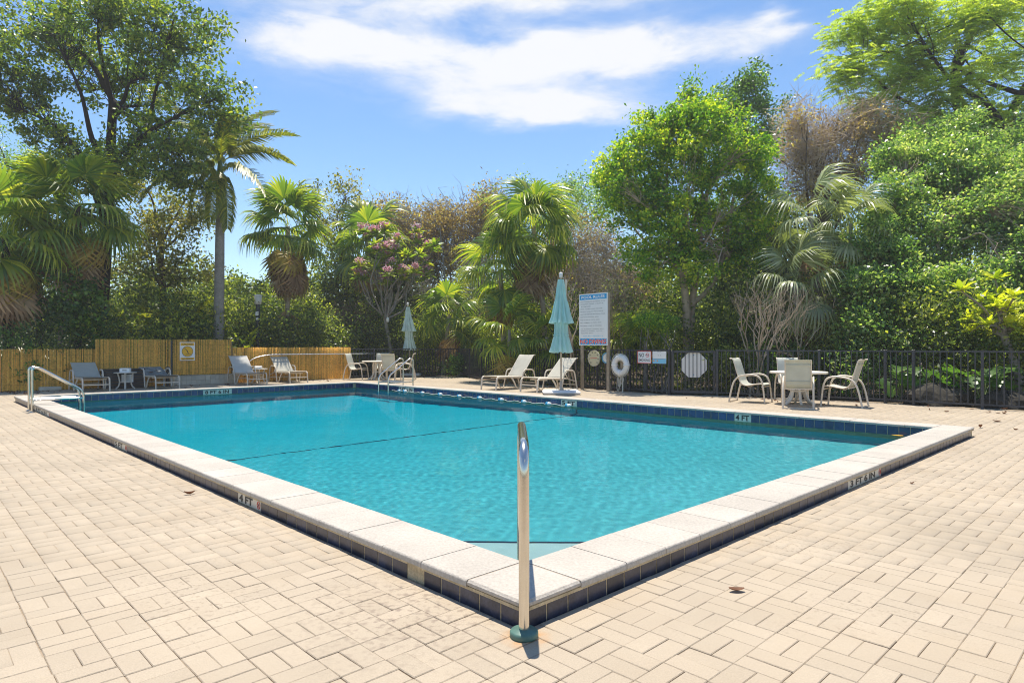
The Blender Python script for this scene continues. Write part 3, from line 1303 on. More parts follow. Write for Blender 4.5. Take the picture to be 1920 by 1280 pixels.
put_text(mb, 'CAUTION', f1 + UP * sh * 0.385, A2, UP, w=sw * 0.68, h=sh * 0.085, bold=0.02)
put_text(mb, 'NO DIVING', f1 - UP * sh * 0.395, A2, UP, w=sw * 0.68, h=sh * 0.07, bold=0.02)
mb.ring(f1, sw * 0.345, sw * 0.37, -B2, 0.002, 32)
for p, q, t in (((-0.2, 0.23), (-0.03, 0.06), 0.035), ((-0.03, 0.06), (0.04, -0.1), 0.055), ((0.04, -0.1), (0.06, -0.16), 0.05), ((-0.12, -0.2), (0.2, -0.17), 0.018), ((-0.18, -0.23), (0.24, -0.21), 0.014)):
    mb.bar(f1 + A2 * sw * p[0] + UP * sw * p[1], f1 + A2 * sw * q[0] + UP * sw * q[1], sw * t, 0.001, -B2)
mb.build('lettering', M['black_print'], cs)

# ------------------------------------------------------------------ black metal fence
FH = 1.19
fence = thing('metal_fence', 'black metal picket fence running behind the far side of the pool', 'fence', tuple(FD))
pk = MB()
pk.box((0, 0, (0.10 + FH - 0.03) / 2), (0.019, 0.019, FH - 0.03 - 0.10))
pk0 = None
ps = MB()
ps.box((0, 0, FH / 2), (0.052, 0.052, FH))
ps.box((0, 0, FH + 0.006), (0.062, 0.062, 0.012), bevel=0.004)
ps0 = None


def on_seg(a, b, u):
    k = (u - 960) / F
    d = b - a
    t = (k * a.y - a.x) / (d.x - k * d.y)
    return t


def add_pick(parent, p, ang):
    global pk0
    m4 = Matrix.Translation(p) @ Matrix.Rotation(ang, 4, 'Z')
    if pk0 is None:
        pk0 = pk.build('picket', M['fence_metal'], parent)
        pk0.matrix_basis = m4
    else:
        share(pk0, 'picket', parent, m4)


def add_post(parent, p, ang):
    global ps0
    m4 = Matrix.Translation(p) @ Matrix.Rotation(ang, 4, 'Z')
    if ps0 is None:
        ps0 = ps.build('post', M['fence_metal'], parent)
        ps0.matrix_basis = m4
    else:
        share(ps0, 'post', parent, m4)


def run(a, b, posts):
    d = (b - a)
    L = d.length
    d.normalize()
    ang = math.atan2(d.y, d.x)
    sd_ = Vector((-d.y, d.x, 0))
    ts_ = sorted(set([0.0, 1.0] + posts))
    for t in ts_:
        add_post(fence, a + d * L * t, ang)
    rl = MB()
    for t0_, t1_ in zip(ts_, ts_[1:]):
        q0, q1 = a + d * (L * t0_ + 0.027), a + d * (L * t1_ - 0.027)
        rl = MB()
        rl.bar(q0 + UP * (FH - 0.016), q1 + UP * (FH - 0.016), 0.032, 0.032)
        rl.build('top_rail', M['fence_metal'], fence)
        rl = MB()
        rl.bar(q0 + UP * 0.085, q1 + UP * 0.085, 0.032, 0.032)
        rl.build('bottom_rail', M['fence_metal'], fence)
        n = max(1, int(round((L * (t1_ - t0_)) / 0.118)))
        for k in range(1, n):
            add_pick(fence, a + d * (L * (t0_ + (t1_ - t0_) * k / n)), ang)


FA2 = FA + (FB - FA).normalized() * 0.04
GP0 = FE                                         # post before the gate
run(FA2, FB, [on_seg(FA, FB, 700), on_seg(FA, FB, 775)])
run(FB, FC, [0.5])
run(FC, FD, [on_seg(FC, FD, 945), on_seg(FC, FD, 1020)])
run(FD, FE, [on_seg(FD, FE, 1181)])
run(FE2, FF, [on_seg(FE2, FF, 1440), on_seg(FE2, FF, 1536)])
run(FF, FG, [])
run(FG, FI, [on_seg(FG, FI, 1842)])
run(FI, FJ, [0.45])

gd = (FE2 - FE)
gl_ = gd.length
gd.normalize()
gang = math.atan2(gd.y, gd.x)
gate = thing('metal_gate', 'black picket gate with a white octagonal plate fixed behind it', 'gate', tuple(FE))
g0, g1 = FE + gd * 0.05, FE2 - gd * 0.05
mb = MB()
for q in (g0, g1):
    s = gd if q is g0 else -gd
    mb.bar(q + s * 0.03 + UP * 0.05, q + s * 0.03 + UP * 1.165, 0.06, 0.05, (0, 1, 0.0))
mb.bar(g0 + gd * 0.06 + UP * 1.14, g1 - gd * 0.06 + UP * 1.14, 0.045, 0.05)
mb.bar(g0 + gd * 0.06 + UP * 0.085, g1 - gd * 0.06 + UP * 0.085, 0.045, 0.07)
mb.build('gate_frame', M['fence_metal'], gate)
for k in range(1, 10):
    q = g0 + gd * (0.06 + (gl_ - 0.22) * k / 10)
    m4 = Matrix.Translation(q - UP * 0.005) @ Matrix.Rotation(gang, 4, 'Z')
    share(pk0, 'picket', gate, m4)
mb = MB()
mb.box(g1 - gd * 0.09 + UP * 0.72 - Vector((0, 0.045, 0)), (0.05, 0.05, 0.14), (gd, Vector((-gd.y, gd.x, 0)), UP), bevel=0.008)
mb.build('latch', M['fence_metal'], gate)

# octagonal white plate behind the gate pickets
gn = Vector((gd.y, -gd.x, 0))                    # towards the pool
oc_u = on_seg(FE, FE2, 1300.5)
oc = FE + gd * (gl_ * oc_u) - gn * 0.035
r_oct = 23.3 / F * oc.y / math.cos(R(22.5))
zc = Z(684, oc.y)
octo = thing('octagonal_sign', 'blank white octagonal plate mounted behind the gate pickets', 'sign', tuple(oc))
mb = MB()
vs = []
for s in (0, -0.004):
    for k in range(8):
        a = R(22.5 + 45 * k)
        vs.append(oc + gd * (r_oct * math.cos(a)) + UP * (zc + r_oct * math.sin(a)) + gn * s)
mb.add(vs, [tuple(range(8)), tuple(reversed(range(8, 16)))] + [(k, k + 8, (k + 1) % 8 + 8, (k + 1) % 8) for k in range(8)])
mb.build('plate', M['sign_white'], octo)
mb = MB()
mb.disc(oc + gn * 0.004 + UP * (zc - r_oct * 0.72), 0.014, gn, 0.004, 10)
mb.disc(oc + gn * 0.004 + UP * (zc + r_oct * 0.72), 0.014, gn, 0.004, 10)
mb.build('bolt', M['float_blue'], octo)

# ------------------------------------------------------------------ signs hung on the fence between the far corner and the gate
fd = (FE - FD).normalized()
fn = Vector((fd.y, -fd.x, 0))


def on_fence(u, off=0.03):
    return FD + (FE - FD) * on_seg(FD, FE, u) + fn * off


def flat_sign(name, label, u0, u1, v0, v1, off=0.03, cat='sign'):
    a, b = on_fence(u0, off), on_fence(u1, off)
    c = (a + b) / 2
    w, zt_, zb_ = (b - a).length, Z(v0, c.y), Z(v1, c.y)
    t = thing(name, label, cat, tuple(Vector((c.x, c.y, 0))))
    cc = Vector((c.x, c.y, (zt_ + zb_) / 2))
    return t, cc, w, zt_ - zb_


t, cc, w, h = flat_sign('no_smoking_sign', 'white NO SMOKING sign with a red border on the black fence', 1196.5, 1222.5, 658, 681)
mb = MB()
mb.box(cc, (w, 0.006, h), (fd, fn, UP))
mb.build('border', M['print_red'], t)
mb = MB()
mb.box(cc + fn * 0.002, (w * 0.93, 0.006, h * 0.92), (fd, fn, UP))
mb.build('sign_plate', M['sign_white'], t)
f0 = cc + fn * 0.0058
mb = MB()
put_text(mb, 'NO', f0 - fd * w * 0.2 + UP * h * 0.17, fd, UP, w=w * 0.38, h=h * 0.32, bold=0.012)
put_text(mb, 'SMOKING', f0 - UP * h * 0.23, fd, UP, w=w * 0.8, h=h * 0.19, bold=0.008)
mb.bar(f0 + fd * w * 0.1 + UP * h * 0.17, f0 + fd * w * 0.35 + UP * h * 0.17, 0.001, h * 0.04, UP)
mb.build('lettering', M['black_print'], t)
mb = MB()
mb.ring(f0 + fd * w * 0.23 + UP * h * 0.17, h * 0.145, h * 0.18, fn, 0.002, 24)
mb.bar(f0 + fd * (w * 0.23 - h * 0.11) + UP * h * 0.28 + fn * .001, f0 + fd * (w * 0.23 + h * 0.11) + UP * h * 0.06 + fn * .001, h * 0.03, 0.001, fn)
mb.build('prohibition_ring', M['print_red'], t)

t, cc, w, h = flat_sign('notice_sign', 'white and pale blue notice sign between the no smoking sign and the gate', 1225, 1250.5, 658.5, 681.5)
mb = MB()
mb.box(cc, (w, 0.005, h), (fd, fn, UP))
mb.build('sign_plate', M['sign_white'], t)
f0 = cc + fn * 0.004
mb = MB()
mb.box(f0 - UP * h * 0.29, (w * 0.99, 0.002, h * 0.40), (fd, fn, UP))
mb.build('blue_band', M['sign_pale_blue'], t)
mb = MB()
mb.box(f0 + UP * h * 0.42, (w * 0.3, 0.002, h * 0.03), (fd, fn, UP))
for s in (-0.08, 0.08):
    mb.box(f0 + UP * h * 0.17 + fd * w * s, (w * 0.06, 0.002, h * 0.05), (fd, fn, UP))
mb.box(f0 - UP * h * 0.13 + fn * .002, (w * 0.8, 0.002, h * 0.03), (fd, fn, UP))
mb.build('print_marks', M['print_grey'], t)
mb = MB()
for s in (-0.4, -0.15):
    mb.box(f0 - UP * h * 0.28 + fd * w * s + fn * .002, (w * 0.08, 0.002, h * 0.12), (fd, fn, UP))
mb.build('orange_mark', M['sign_orange'], t)

# thermometer and clock
c = on_fence(1115.5, 0.05)
tc_ = Vector((c.x, c.y, Z(671.5, c.y)))
rr = 15.3 / F * c.y
t = thing('thermometer', 'round cream dial thermometer on the black fence under the pool rules board', 'thermometer', (c.x, c.y, 0))
mb = MB()
mb.disc(tc_, rr, fn, 0.03, 36)
mb.build('case', M['dial'], t)
mb = MB()
mb.ring(tc_ + fn * 0.004, rr * 0.95, rr, fn, 0.006, 36)
mb.build('rim', M['aluminium'], t)
mb = MB()
for k, s in enumerate(('-20', '0', '20', '40', '60', '80', '100', '120')):
    a = R(225 - 270 * k / 7)
    put_text(mb, s, tc_ + fn * 0.002 + fd * rr * 0.74 * math.cos(a) + UP * rr * 0.74 * math.sin(a), fd, UP, h=rr * 0.17, bold=0.01)
mb.build('lettering', M['black_print'], t)
mb = MB()
mb.bar(tc_ + fn * 0.006 - fd * rr * 0.55, tc_ + fn * 0.006 + fd * rr * 0.62 + UP * rr * .03, rr * 0.05, 0.002, fn)
mb.build('needle', M['print_red'], t)

c = on_fence(1138.5, 0.05)
tc_ = Vector((c.x, c.y, Z(671, c.y)))
rr = 10.2 / F * c.y
t = thing('wall_clock', 'small round clock with a blue rim beside the thermometer', 'clock', (c.x, c.y, 0))
mb = MB()
mb.disc(tc_, rr * 0.92, fn, 0.03, 32)
mb.build('dial', M['sign_white'], t)
mb = MB()
mb.ring(tc_ + fn * 0.012, rr * 0.76, rr, fn, 0.04, 32)
mb.build('rim', M['clock_blue'], t)
mb = MB()
for k in range(12):
    a = R(30 * k)
    put_text(mb, str((3 - k - 1) % 12 + 1), tc_ + fn * 0.002 + fd * rr * 0.62 * math.cos(a) + UP * rr * 0.62 * math.sin(a), fd, UP, h=rr * 0.13, bold=0.01)
mb.build('lettering', M['print_grey'], t)
mb = MB()
mb.bar(tc_ + fn * 0.005, tc_ + fn * 0.005 + UP * rr * 0.5 + fd * rr * .05, rr * 0.05, 0.002, fn)
mb.bar(tc_ + fn * 0.006, tc_ + fn * 0.006 - UP * rr * 0.3 + fd * rr * .08, rr * 0.06, 0.002, fn)
mb.build('clock_hands', M['black_print'], t)

# life ring on its own post
c = on_fence(1178, 0.24)
lz = Z(684.5, c.y)
stand = thing('life_ring_post', 'thin cream pipe post holding up the white life ring', 'post', (c.x, c.y, 0))
mb = MB()
mb.tube([c, c + UP * (lz + 0.16)], 0.021, 10)
mb.build('pole', M['rope'], stand)
mb = MB()
mb.box(c + UP * (lz + 0.05) + fn * 0.0, (0.12, 0.05, 0.30), (fd, fn, UP), bevel=0.01)
mb.build('bracket', M['post_wood'], stand)
lr = thing('life_ring', 'white life ring hanging on the fence with its throw rope', 'life ring', (c.x, c.y, 0))
lc = Vector((c.x, c.y, lz)) + fn * 0.085
Ro = 20.5 / F * c.y
mb = MB()
mb.torus(lc, Ro * 0.715, Ro * 0.275, fn, 40, 14)
ring_o = mb.build('ring', M['white_plastic'], lr)
mb = MB()
for k in range(4):
    a = R(90 * k)
    dvec = fd * math.cos(a) + UP * math.sin(a)
    pts = []
    for q in range(13):
        b = 2 * math.pi * q / 12
        pts.append(lc + dvec * (Ro * 0.715 + Ro * 0.287 * math.cos(b)) + fn * Ro * 0.287 * math.sin(b))
    mb.tube(pts, 0.012, 5, flat=2.4)
mb.build('strap', M['sign_white'], lr)
mb = MB()
for k in range(4):
    pts = []
    for q in range(9):
        a = R(90 * k + 90 * q / 8)
        rad = Ro * (1.0 + 0.10 * math.sin(math.pi * q / 8))
        pts.append(lc + (fd * math.cos(a) + UP * math.sin(a)) * rad + fn * 0.02)
    mb.tube(pts, 0.008, 5)
for s, ln_ in ((-0.12, 0.42), (0.12, 0.22), (-0.04, 0.3)):
    top = lc - UP * Ro * 0.95 + fd * s * 0.6
    pts = [top, top - UP * ln_ * 0.5 + fd * 0.03, top - UP * ln_ + fd * 0.0, top - UP * ln_ * 0.9 - fd * 0.06, top - UP * ln_ * 0.4 - fd * 0.05, top + fd * -0.02]
    mb.tube(cr(pts, 4), 0.009, 5)
mb.build('throw_rope', M['rope'], lr)

# pool rules board on two posts behind the fence
bd = 18.9
tb_d = Vector((fd.x, fd.y, 0))
pl = Vector((X(1086.5, bd + 0.25), bd + 0.25, 0))
w = 0.0
ub = 1139.5
k_ = (ub - 960) / F
w = (k_ * pl.y - pl.x) / (tb_d.x - k_ * tb_d.y)
bc = pl + tb_d * w / 2
zt_, zb_ = Z(550, bc.y), Z(647.5, bc.y)
bh = zt_ - zb_
rules = thing('pool_rules_board', 'tall white POOL RULES board with blue bands on two wooden posts', 'sign', tuple(bc))
cc = bc + UP * (zt_ + zb_) / 2
mb = MB()
mb.box(cc, (w, 0.03, bh), (tb_d, fn, UP))
mb.build('board', M['sign_white'], rules)
f0 = cc + fn * 0.0165
for zz, hh in ((bh * 0.432, bh * 0.092), (-bh * 0.425, bh * 0.118)):
    mb = MB()
    mb.box(f0 + UP * zz, (w * 0.95, 0.003, hh), (tb_d, fn, UP))
    mb.build('blue_band', M['sign_blue'], rules)
mb = MB()
put_text(mb, 'POOL RULES', f0 + fn * 0.003 + UP * bh * 0.432, tb_d, UP, w=w * 0.82, h=bh * 0.052, bold=0.03)
mb.build('heading', M['sign_white'], rules)
mb = MB()
put_text(mb, 'NO DIVING', f0 + fn * 0.0025 - UP * bh * 0.425, tb_d, UP, w=w * 0.94, h=bh * 0.094, bold=0.06)
mb.build('outline_lettering', M['sign_white'], rules)
mb = MB()
put_text(mb, 'NO DIVING', f0 + fn * 0.0045 - UP * bh * 0.425, tb_d, UP, w=w * 0.92, h=bh * 0.085, bold=0.025)
mb.build('warning_lettering', M['print_red'], rules)
lines = [(0.345, '\u2022SHOWER BEFORE ENTERING POOL'), (0.302, '\u2022CHILDREN UNDER 12 MUST BE'), (0.255, '  ACCOMPANIED'), (0.205, '\u2022POOL HOURS: DAWN TO DUSK'),
         (0.155, '\u2022DO NOT SWALLOW POOL WATER'), (0.103, '\u2022SHOWER BEFORE ENTERING POOL'), (0.05, '\u2022NO FOOD IN POOL AREA'), (-0.005, '\u2022NO GLASS IN POOL AREA'),
         (-0.06, '\u2022NO ANIMALS IN POOL AREA'), (-0.12, '\u2022BATHING LOAD 24 PERSONS'), (-0.185, ' NO RUNNING, DIAPERS, BALLS'), (-0.222, ' WITHOUT REQUEST, TOYS OR'), (-0.262, ' FLOATING RAFTS')]
mb = MB()
for zz, s in lines:
    put_text(mb, s, f0 + fn * 0.001 - tb_d * w * (0.46 - 0.03 * (s[0] == ' ')) + UP * bh * zz, tb_d, UP, h=bh * 0.020, bold=0.004, align='L', w=w * 0.92 * len(s.strip()) / 29)
mb.build('rule_lettering', M['print_grey'], rules, kind='stuff')
mb = MB()
put_text(mb, 'POOL MAX. DEPTH 8 FT 6', f0 + fn * 0.001 - UP * bh * 0.32, tb_d, UP, h=bh * 0.02, w=w * 0.68, bold=0.006)
mb.build('depth_lettering', M['sign_pale_blue'], rules)
mb = MB()
mb.box((0, 0, (zt_ - 0.01) / 2), (0.09, 0.06, zt_ - 0.01))
q0 = mb.build('post', M['post_wood'], rules)
q0.matrix_basis = Matrix.Translation(pl + tb_d * (w - 0.02) - fn * 0.05) @ Matrix.Rotation(math.atan2(tb_d.y, tb_d.x), 4, 'Z')
share(q0, 'post', rules, Matrix.Translation(pl + tb_d * 0.07 - fn * 0.05) @ Matrix.Rotation(math.atan2(tb_d.y, tb_d.x), 4, 'Z'))

# ------------------------------------------------------------------ handrails
hp = G(982.5, 1192)
h1 = thing('handrail', 'single steel handrail on a green base at the near corner of the pool', 'handrail', tuple(hp))
dx = Vector((0.0, 1.0, 0.0))
rp = 0.0238
e0 = Vector((hp.x, hp.y, 0))
zr = 0.862
pts = [e0, e0 + UP * (zr - rp), e0 + Vector((0, 0.86, zr - rp)), e0 + Vector((0.0, 0.86, zr - 0.3)), e0 + Vector((0, 0.93, 0.05)), e0 + Vector((0, 0.95, -0.28))]
mb = MB()
mb.tube(fillet(pts, 0.14, 10), rp, 20)
rail1 = mb.build('rail', M['steel'], h1)
mb = MB()
mb.lathe([(0.001, 0.0), (0.062, 0.0), (0.0635, 0.006), (0.063, 0.022), (0.057, 0.029), (0.03, 0.033), (0.026, 0.036), (0.0, 0.036)], e0, 32)
mb.build('base_plate', M['green_plastic'], h1)


def figure_rail(j, i0, i1, name='rail'):
    """bent rail from a deck post across the coping down into the water"""
    a = lambda i, z: P(i, j, z)
    L_ = i1 - i0
    pts = [a(i0, 0.0), a(i0, 0.72), a(i0 + 0.02, 0.862), a(i0 + 0.20, 0.835), a(i1 - 0.03, 0.40), a(i1, 0.30), a(i1, -0.55)]
    up_ = fillet([a(i0, 0.0), a(i0, 0.865), a(i0 + 0.12, 0.865), a(i1, 0.38), a(i1, -0.55)], 0.13, 6)
    mb = MB()
    mb.tube(up_, 0.0225, 12)
    return mb


jr = 13.75
jr = (j_at(53.5, -0.07) + j_at(61.3, -0.07)) / 2
h2 = thing('pool_ladder', 'steel grab rails at the deep end in front of the bamboo screen', 'pool ladder', tuple(P(-0.07, jr)))
sepj = 0.40
for s in (-sepj / 2, sepj / 2):
    figure_rail(jr + s, -0.07, 0.78).build('rail', M['steel'], h2)
for s in (-sepj / 2, sepj / 2):
    mb = MB()
    mb.tube([P(-0.07, jr + s, 0.235), P(0.78, jr + s, 0.235)], 0.0205, 10)
    mb.build('brace', M['steel'], h2)
mb = MB()
mb.tube([P(-0.07, jr - sepj / 2, 0.24), P(-0.07, jr + sepj / 2, 0.24)], 0.012, 8)
mb.build('crossbar', M['steel'], h2)
for k in range(3):
    mb = MB()
    mb.box(P(0.76, jr, -0.35 - 0.28 * k), (0.08, sepj, 0.03), (A2, B2, UP), bevel=0.006)
    mb.build('step', M['white_plastic'], h2)
mb = MB()
mb.lathe([(0.0, 0), (0.05, 0), (0.05, 0.012), (0.026, 0.02), (0.0, 0.02)], (0, 0, 0), 16)
o_ = mb.build('flange', M['steel'], h2)
o_.matrix_basis = Matrix.Translation(P(-0.07, jr - sepj / 2))
share(o_, 'flange', h2, Matrix.Translation(P(-0.07, jr + sepj / 2)))

h3 = thing('pool_ladder', 'steel ladder rails by the far corner in front of the dining chairs', 'pool ladder', tuple(P(PW - 0.05, 13.9)))
ir0 = PW - 0.02
jn, jf = j_at(774.5, ir0), j_at(756, ir0)
for j in (jn, jf):
    mb = MB()
    i_w = ir0 - 0.86
    up_ = fillet([P(ir0, j, 0.10), P(ir0, j, 0.92), P(ir0 - 0.12, j, 0.92), P(i_w, j, 0.42), P(i_w, j, -0.6)], 0.13, 6)
    mb.tube(up_, 0.0225, 12)
    mb.build('rail', M['steel'], h3)
    mb = MB()
    mb.tube([P(ir0, j, 0.235), P(i_w, j, 0.235)], 0.0205, 10)
    mb.build('brace', M['steel'], h3)
for k in range(3):
    mb = MB()
    mb.box(P(ir0 - 0.84, (jn + jf) / 2, -0.3 - 0.28 * k), (0.08, abs(jn - jf), 0.03), (A2, B2, UP), bevel=0.006)
    mb.build('step', M['white_plastic'], h3)

# float line gathered along the far right wall
fl = thing('float_line', 'white lane rope with small floats lying along the far pool wall', 'rope', tuple(P(fi_r, 10)))
j0_, j1_ = j_at(738, fi_r), j_at(1066, fi_r)
pts = []
frg = random.Random(8)
for k in range(60):
    t = k / 59
    pts.append(P(fi_r - 0.06 - 0.04 * abs(math.sin(k * 0.9)), j0_ + (j1_ - j0_) * t, WATER + 0.015 + 0.012 * math.sin(k * 1.7)))
mb = MB()
mb.tube(pts, 0.008, 6)
mb.build('rope', M['rope'], fl)
f0_ = None
for u in (750, 760, 793, 826, 862, 900, 940, 983, 1029, 1066):
    j = j_at(u, fi_r - 0.07)
    m4 = Matrix.Translation(P(fi_r - 0.085, j, WATER + 0.02)) @ Matrix.Rotation(YAW + R(90) + frg.uniform(-.2, .2), 4, 'Z') @ Matrix.Rotation(R(90), 4, 'Y')
    if f0_ is None:
        mb = MB()
        mb.lathe([(0.012, -0.075), (0.04, -0.06), (0.043, -0.02), (0.043, 0.0)], (0, 0, 0), 14)
        f0_ = mb.build('float', M['white_plastic'], fl)
        f0_.matrix_basis = m4
        mb = MB()
        mb.lathe([(0.0425, 0.0), (0.043, 0.02), (0.04, 0.06), (0.012, 0.075)], (0, 0, 0), 14)
        f1_ = mb.build('float_end', M['float_blue'], fl)
        f1_.matrix_basis = m4
    else:
        share(f0_, 'float', fl, m4)
        share(f1_, 'float_end', fl, m4)

# shepherd's crook hung along the bamboo screen
ck = thing('rescue_hook', 'long thin rescue pole with a hooped end hung along the bamboo screen', 'rescue pole', tuple(bam(560, -0.12)))
zz = 0.985
a = P(i_at(512, JB - 0.14), JB - 0.14, zz)
pend = FA + (FB - FA) * 0.42
b = Vector((X(701, pend.y - 0.25), pend.y - 0.25, zz - 0.0))
mid = P(iA - 0.1, JB - 0.14, zz)
mb = MB()
mb.tube([a, mid, b], 0.019, 8)
mb.build('pole', M['aluminium'], ck)
hk = [a, P(i_at(497, JB - 0.14), JB - 0.14, zz - 0.03), P(i_at(478, JB - 0.14), JB - 0.14, zz - 0.12), P(i_at(466, JB - 0.14), JB - 0.14, zz - 0.27), P(i_at(462, JB - 0.14), JB - 0.14, zz - 0.47),
      P(i_at(460, JB - 0.14), JB - 0.14, zz - 0.62)]
mb = MB()
mb.tube(cr(hk, 6), 0.0155, 8)
mb.build('hook', M['aluminium'], ck)

# ------------------------------------------------------------------ loungers
def sling_panel(mb, prof, y0, y1, sag=0.0, th=0.006, nu=4):
    """a stretched fabric panel following a side profile"""
    n = len(prof)
    top, bot = [], []
    for k, (x, z) in enumerate(prof):
        for q in range(nu + 1):
            y = y0 + (y1 - y0) * q / nu
            s = -sag * (1 - (2 * q / nu - 1) ** 2) * math.sin(math.pi * k / (n - 1))
            top.append((x, y, z + s))
            bot.append((x, y, z + s - th))
    m = nu + 1
    fs = [(k * m + q, (k + 1) * m + q, (k + 1) * m + q + 1, k * m + q + 1) for k in range(n - 1) for q in range(nu)]
    mb.add(top, fs, True)
    mb.add(bot, [tuple(reversed(f)) for f in fs], True)


def make_lounger(label, angle, sling, loc, rz, group):
    t = thing('sun_lounger', label, 'sun lounger', loc, rz, group)
    a = R(angle)
    hx, hz = 1.10, 0.375
    W2 = 0.325
    for s in (-1, 1):
        y = s * W2
        mb = MB()
        pts = fillet([(0.0, y, 0.0), (0.045, y, 0.385), (0.22, y, 0.385), (1.28, y, 0.355)], 0.13, 6)
        mb.tube(pts, 0.021, 8, flat=1.25)
        mb.build('side_rail', M['frame'], t, world=False)
        mb = MB()
        y2 = s * (W2 + 0.045)
        pts = fillet([(0.62, y, 0.365), (0.70, y2, 0.22), (0.80, y2, 0.013), (0.96, y2, 0.013), (1.10, y2, 0.58), (1.52, y2, 0.58), (1.66, y2, 0.0)], 0.12, 5)
        mb.tube(pts, 0.020, 8, flat=1.2)
        mb.build('arm_leg_frame', M['frame'], t, world=False)
        mb = MB()
        pts = fillet([(1.16, y2, 0.45), (1.28, y, 0.345), (1.63, y2, 0.25)], 0.05, 4)
        mb.tube(pts, 0.016, 6)
        mb.build('rear_brace', M['frame'], t, world=False)
        L_ = 0.80
        mb = MB()
        yb = s * (W2 - 0.025)
        q = [(hx, yb, hz), (hx + L_ * math.cos(a), yb, hz + L_ * math.sin(a)), (hx + L_ * math.cos(a) + 0.07, yb, hz + L_ * math.sin(a) + 0.012)]
        mb.tube(fillet(q, 0.06, 4), 0.016, 6)
        mb.build('back_rail', M['frame'], t, world=False)
    for x, z in ((0.028, 0.20), (0.40, 0.33), (0.95, 0.33)):
        mb = MB()
        mb.bar((x, -W2, z), (x, W2, z), 0.035, 0.03)
        mb.build('crossbar', M['frame'], t, world=False)
    mb = MB()
    mb.bar((1.645, -W2 - 0.04, 0.16), (1.645, W2 + 0.04, 0.16), 0.03, 0.03)
    mb.build('crossbar', M['frame'], t, world=False)
    mb = MB()
    prof = [(0.10, 0.404), (0.3, 0.402), (0.55, 0.392), (0.8, 0.388), (hx - 0.01, 0.384)]
    sling_panel(mb, prof, -W2 + 0.015, W2 - 0.015, 0.018)
    mb.build('seat_sling', sling, t, world=False)
    mb = MB()
    L_ = 0.80
    prof = [(hx + L_ * f * math.cos(a), hz + 0.02 + L_ * f * math.sin(a)) for f in (0.0, 0.25, 0.5, 0.75, 0.97)]
    prof += [(prof[-1][0] + 0.04, prof[-1][1] + 0.018), (prof[-1][0] + 0.09, prof[-1][1] + 0.012)]
    sling_panel(mb, prof, -W2 + 0.01, W2 - 0.01, 0.012)
    mb.build('back_sling', sling, t, world=False)
    return t


gL = 'sun loungers along the bamboo screen'
gR = 'sun loungers along the black fence'


def left_lounger(u, v, label, ang, sling):
    p = G(u, v) + A2 * 0.33
    return make_lounger(label, ang, sling, tuple(p), YAW + R(90), gL)


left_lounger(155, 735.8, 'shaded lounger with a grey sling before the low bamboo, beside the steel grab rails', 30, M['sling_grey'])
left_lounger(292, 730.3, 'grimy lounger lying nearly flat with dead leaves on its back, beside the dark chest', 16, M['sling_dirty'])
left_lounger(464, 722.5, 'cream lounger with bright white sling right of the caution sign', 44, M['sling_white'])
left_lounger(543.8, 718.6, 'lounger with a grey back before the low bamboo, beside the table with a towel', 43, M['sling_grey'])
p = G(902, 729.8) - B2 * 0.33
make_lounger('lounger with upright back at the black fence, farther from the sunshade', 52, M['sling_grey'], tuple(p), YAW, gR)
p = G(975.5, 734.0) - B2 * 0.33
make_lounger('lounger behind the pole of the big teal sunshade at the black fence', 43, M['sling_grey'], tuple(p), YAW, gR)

# ------------------------------------------------------------------ dining chairs and tables
def make_chair(label, loc, rz, group):
    t = thing('patio_chair', label, 'chair', loc, rz, group)
    for s in (-1, 1):
        y = s * 0.285
        mb = MB()
        arch = cr([(0.34, y, 0.0), (0.315, y, 0.26), (0.285, y, 0.46), (0.22, y, 0.585), (0.10, y, 0.635), (-0.08, y, 0.63), (-0.24, y, 0.585), (-0.34, y, 0.48), (-0.40, y, 0.30), (-0.46, y, 0.0)], 4)
        mb.tube(arch, 0.0185, 8, flat=1.2)
        mb.build('arm_frame', M['frame'], t, world=False)
        mb = MB()
        y2 = s * 0.245
        rail = cr([(-0.455, y2, 1.0), (-0.40, y2, 0.995), (-0.365, y2, 0.94), (-0.30, y2, 0.72), (-0.23, y2, 0.50), (-0.16, y2, 0.415), (-0.05, y2, 0.395), (0.15, y2, 0.43), (0.26, y2, 0.435), (0.305, y2, 0.405)], 3)
        mb.tube(rail, 0.014, 6)
        mb.build('sling_rail', M['frame'], t, world=False)
    for x, z, w in ((0.28, 0.37, 0.285), (-0.20, 0.40, 0.285), (-0.455, 0.02, 0.285), (-0.07, 0.375, 0.25)):
        mb = MB()
        if z == 0.375:
            pts = [(x, -w, 0.40), (x, -w * 0.5, 0.36), (x, w * 0.5, 0.36), (x, w, 0.40)]
            mb.tube(cr(pts, 3), 0.009, 5)
        else:
            mb.bar((x, -w, z), (x, w, z), 0.025, 0.022)
        mb.build('crossbar', M['frame'], t, world=False)
    mb = MB()
    prof = [(-0.43, 1.008), (-0.39, 0.99), (-0.355, 0.93), (-0.325, 0.82), (-0.29, 0.70), (-0.255, 0.59), (-0.225, 0.50)]
    sling_panel(mb, prof, -0.235, 0.235, 0.0)
    for (x, z) in ((-0.358, 0.90), (-0.245, 0.56)):
        mb.bar((x - 0.012, -0.235, z), (x - 0.012, 0.235, z), 0.012, 0.012)
    mb.build('back_sling', M['sling'], t, world=False)
    mb = MB()
    prof = [(-0.225, 0.50), (-0.165, 0.425), (-0.06, 0.402), (0.08, 0.415), (0.2, 0.442), (0.27, 0.436), (0.30, 0.415)]
    sling_panel(mb, prof, -0.235, 0.235, 0.008)
    mb.build('seat_sling', M['sling'], t, world=False)
    return t


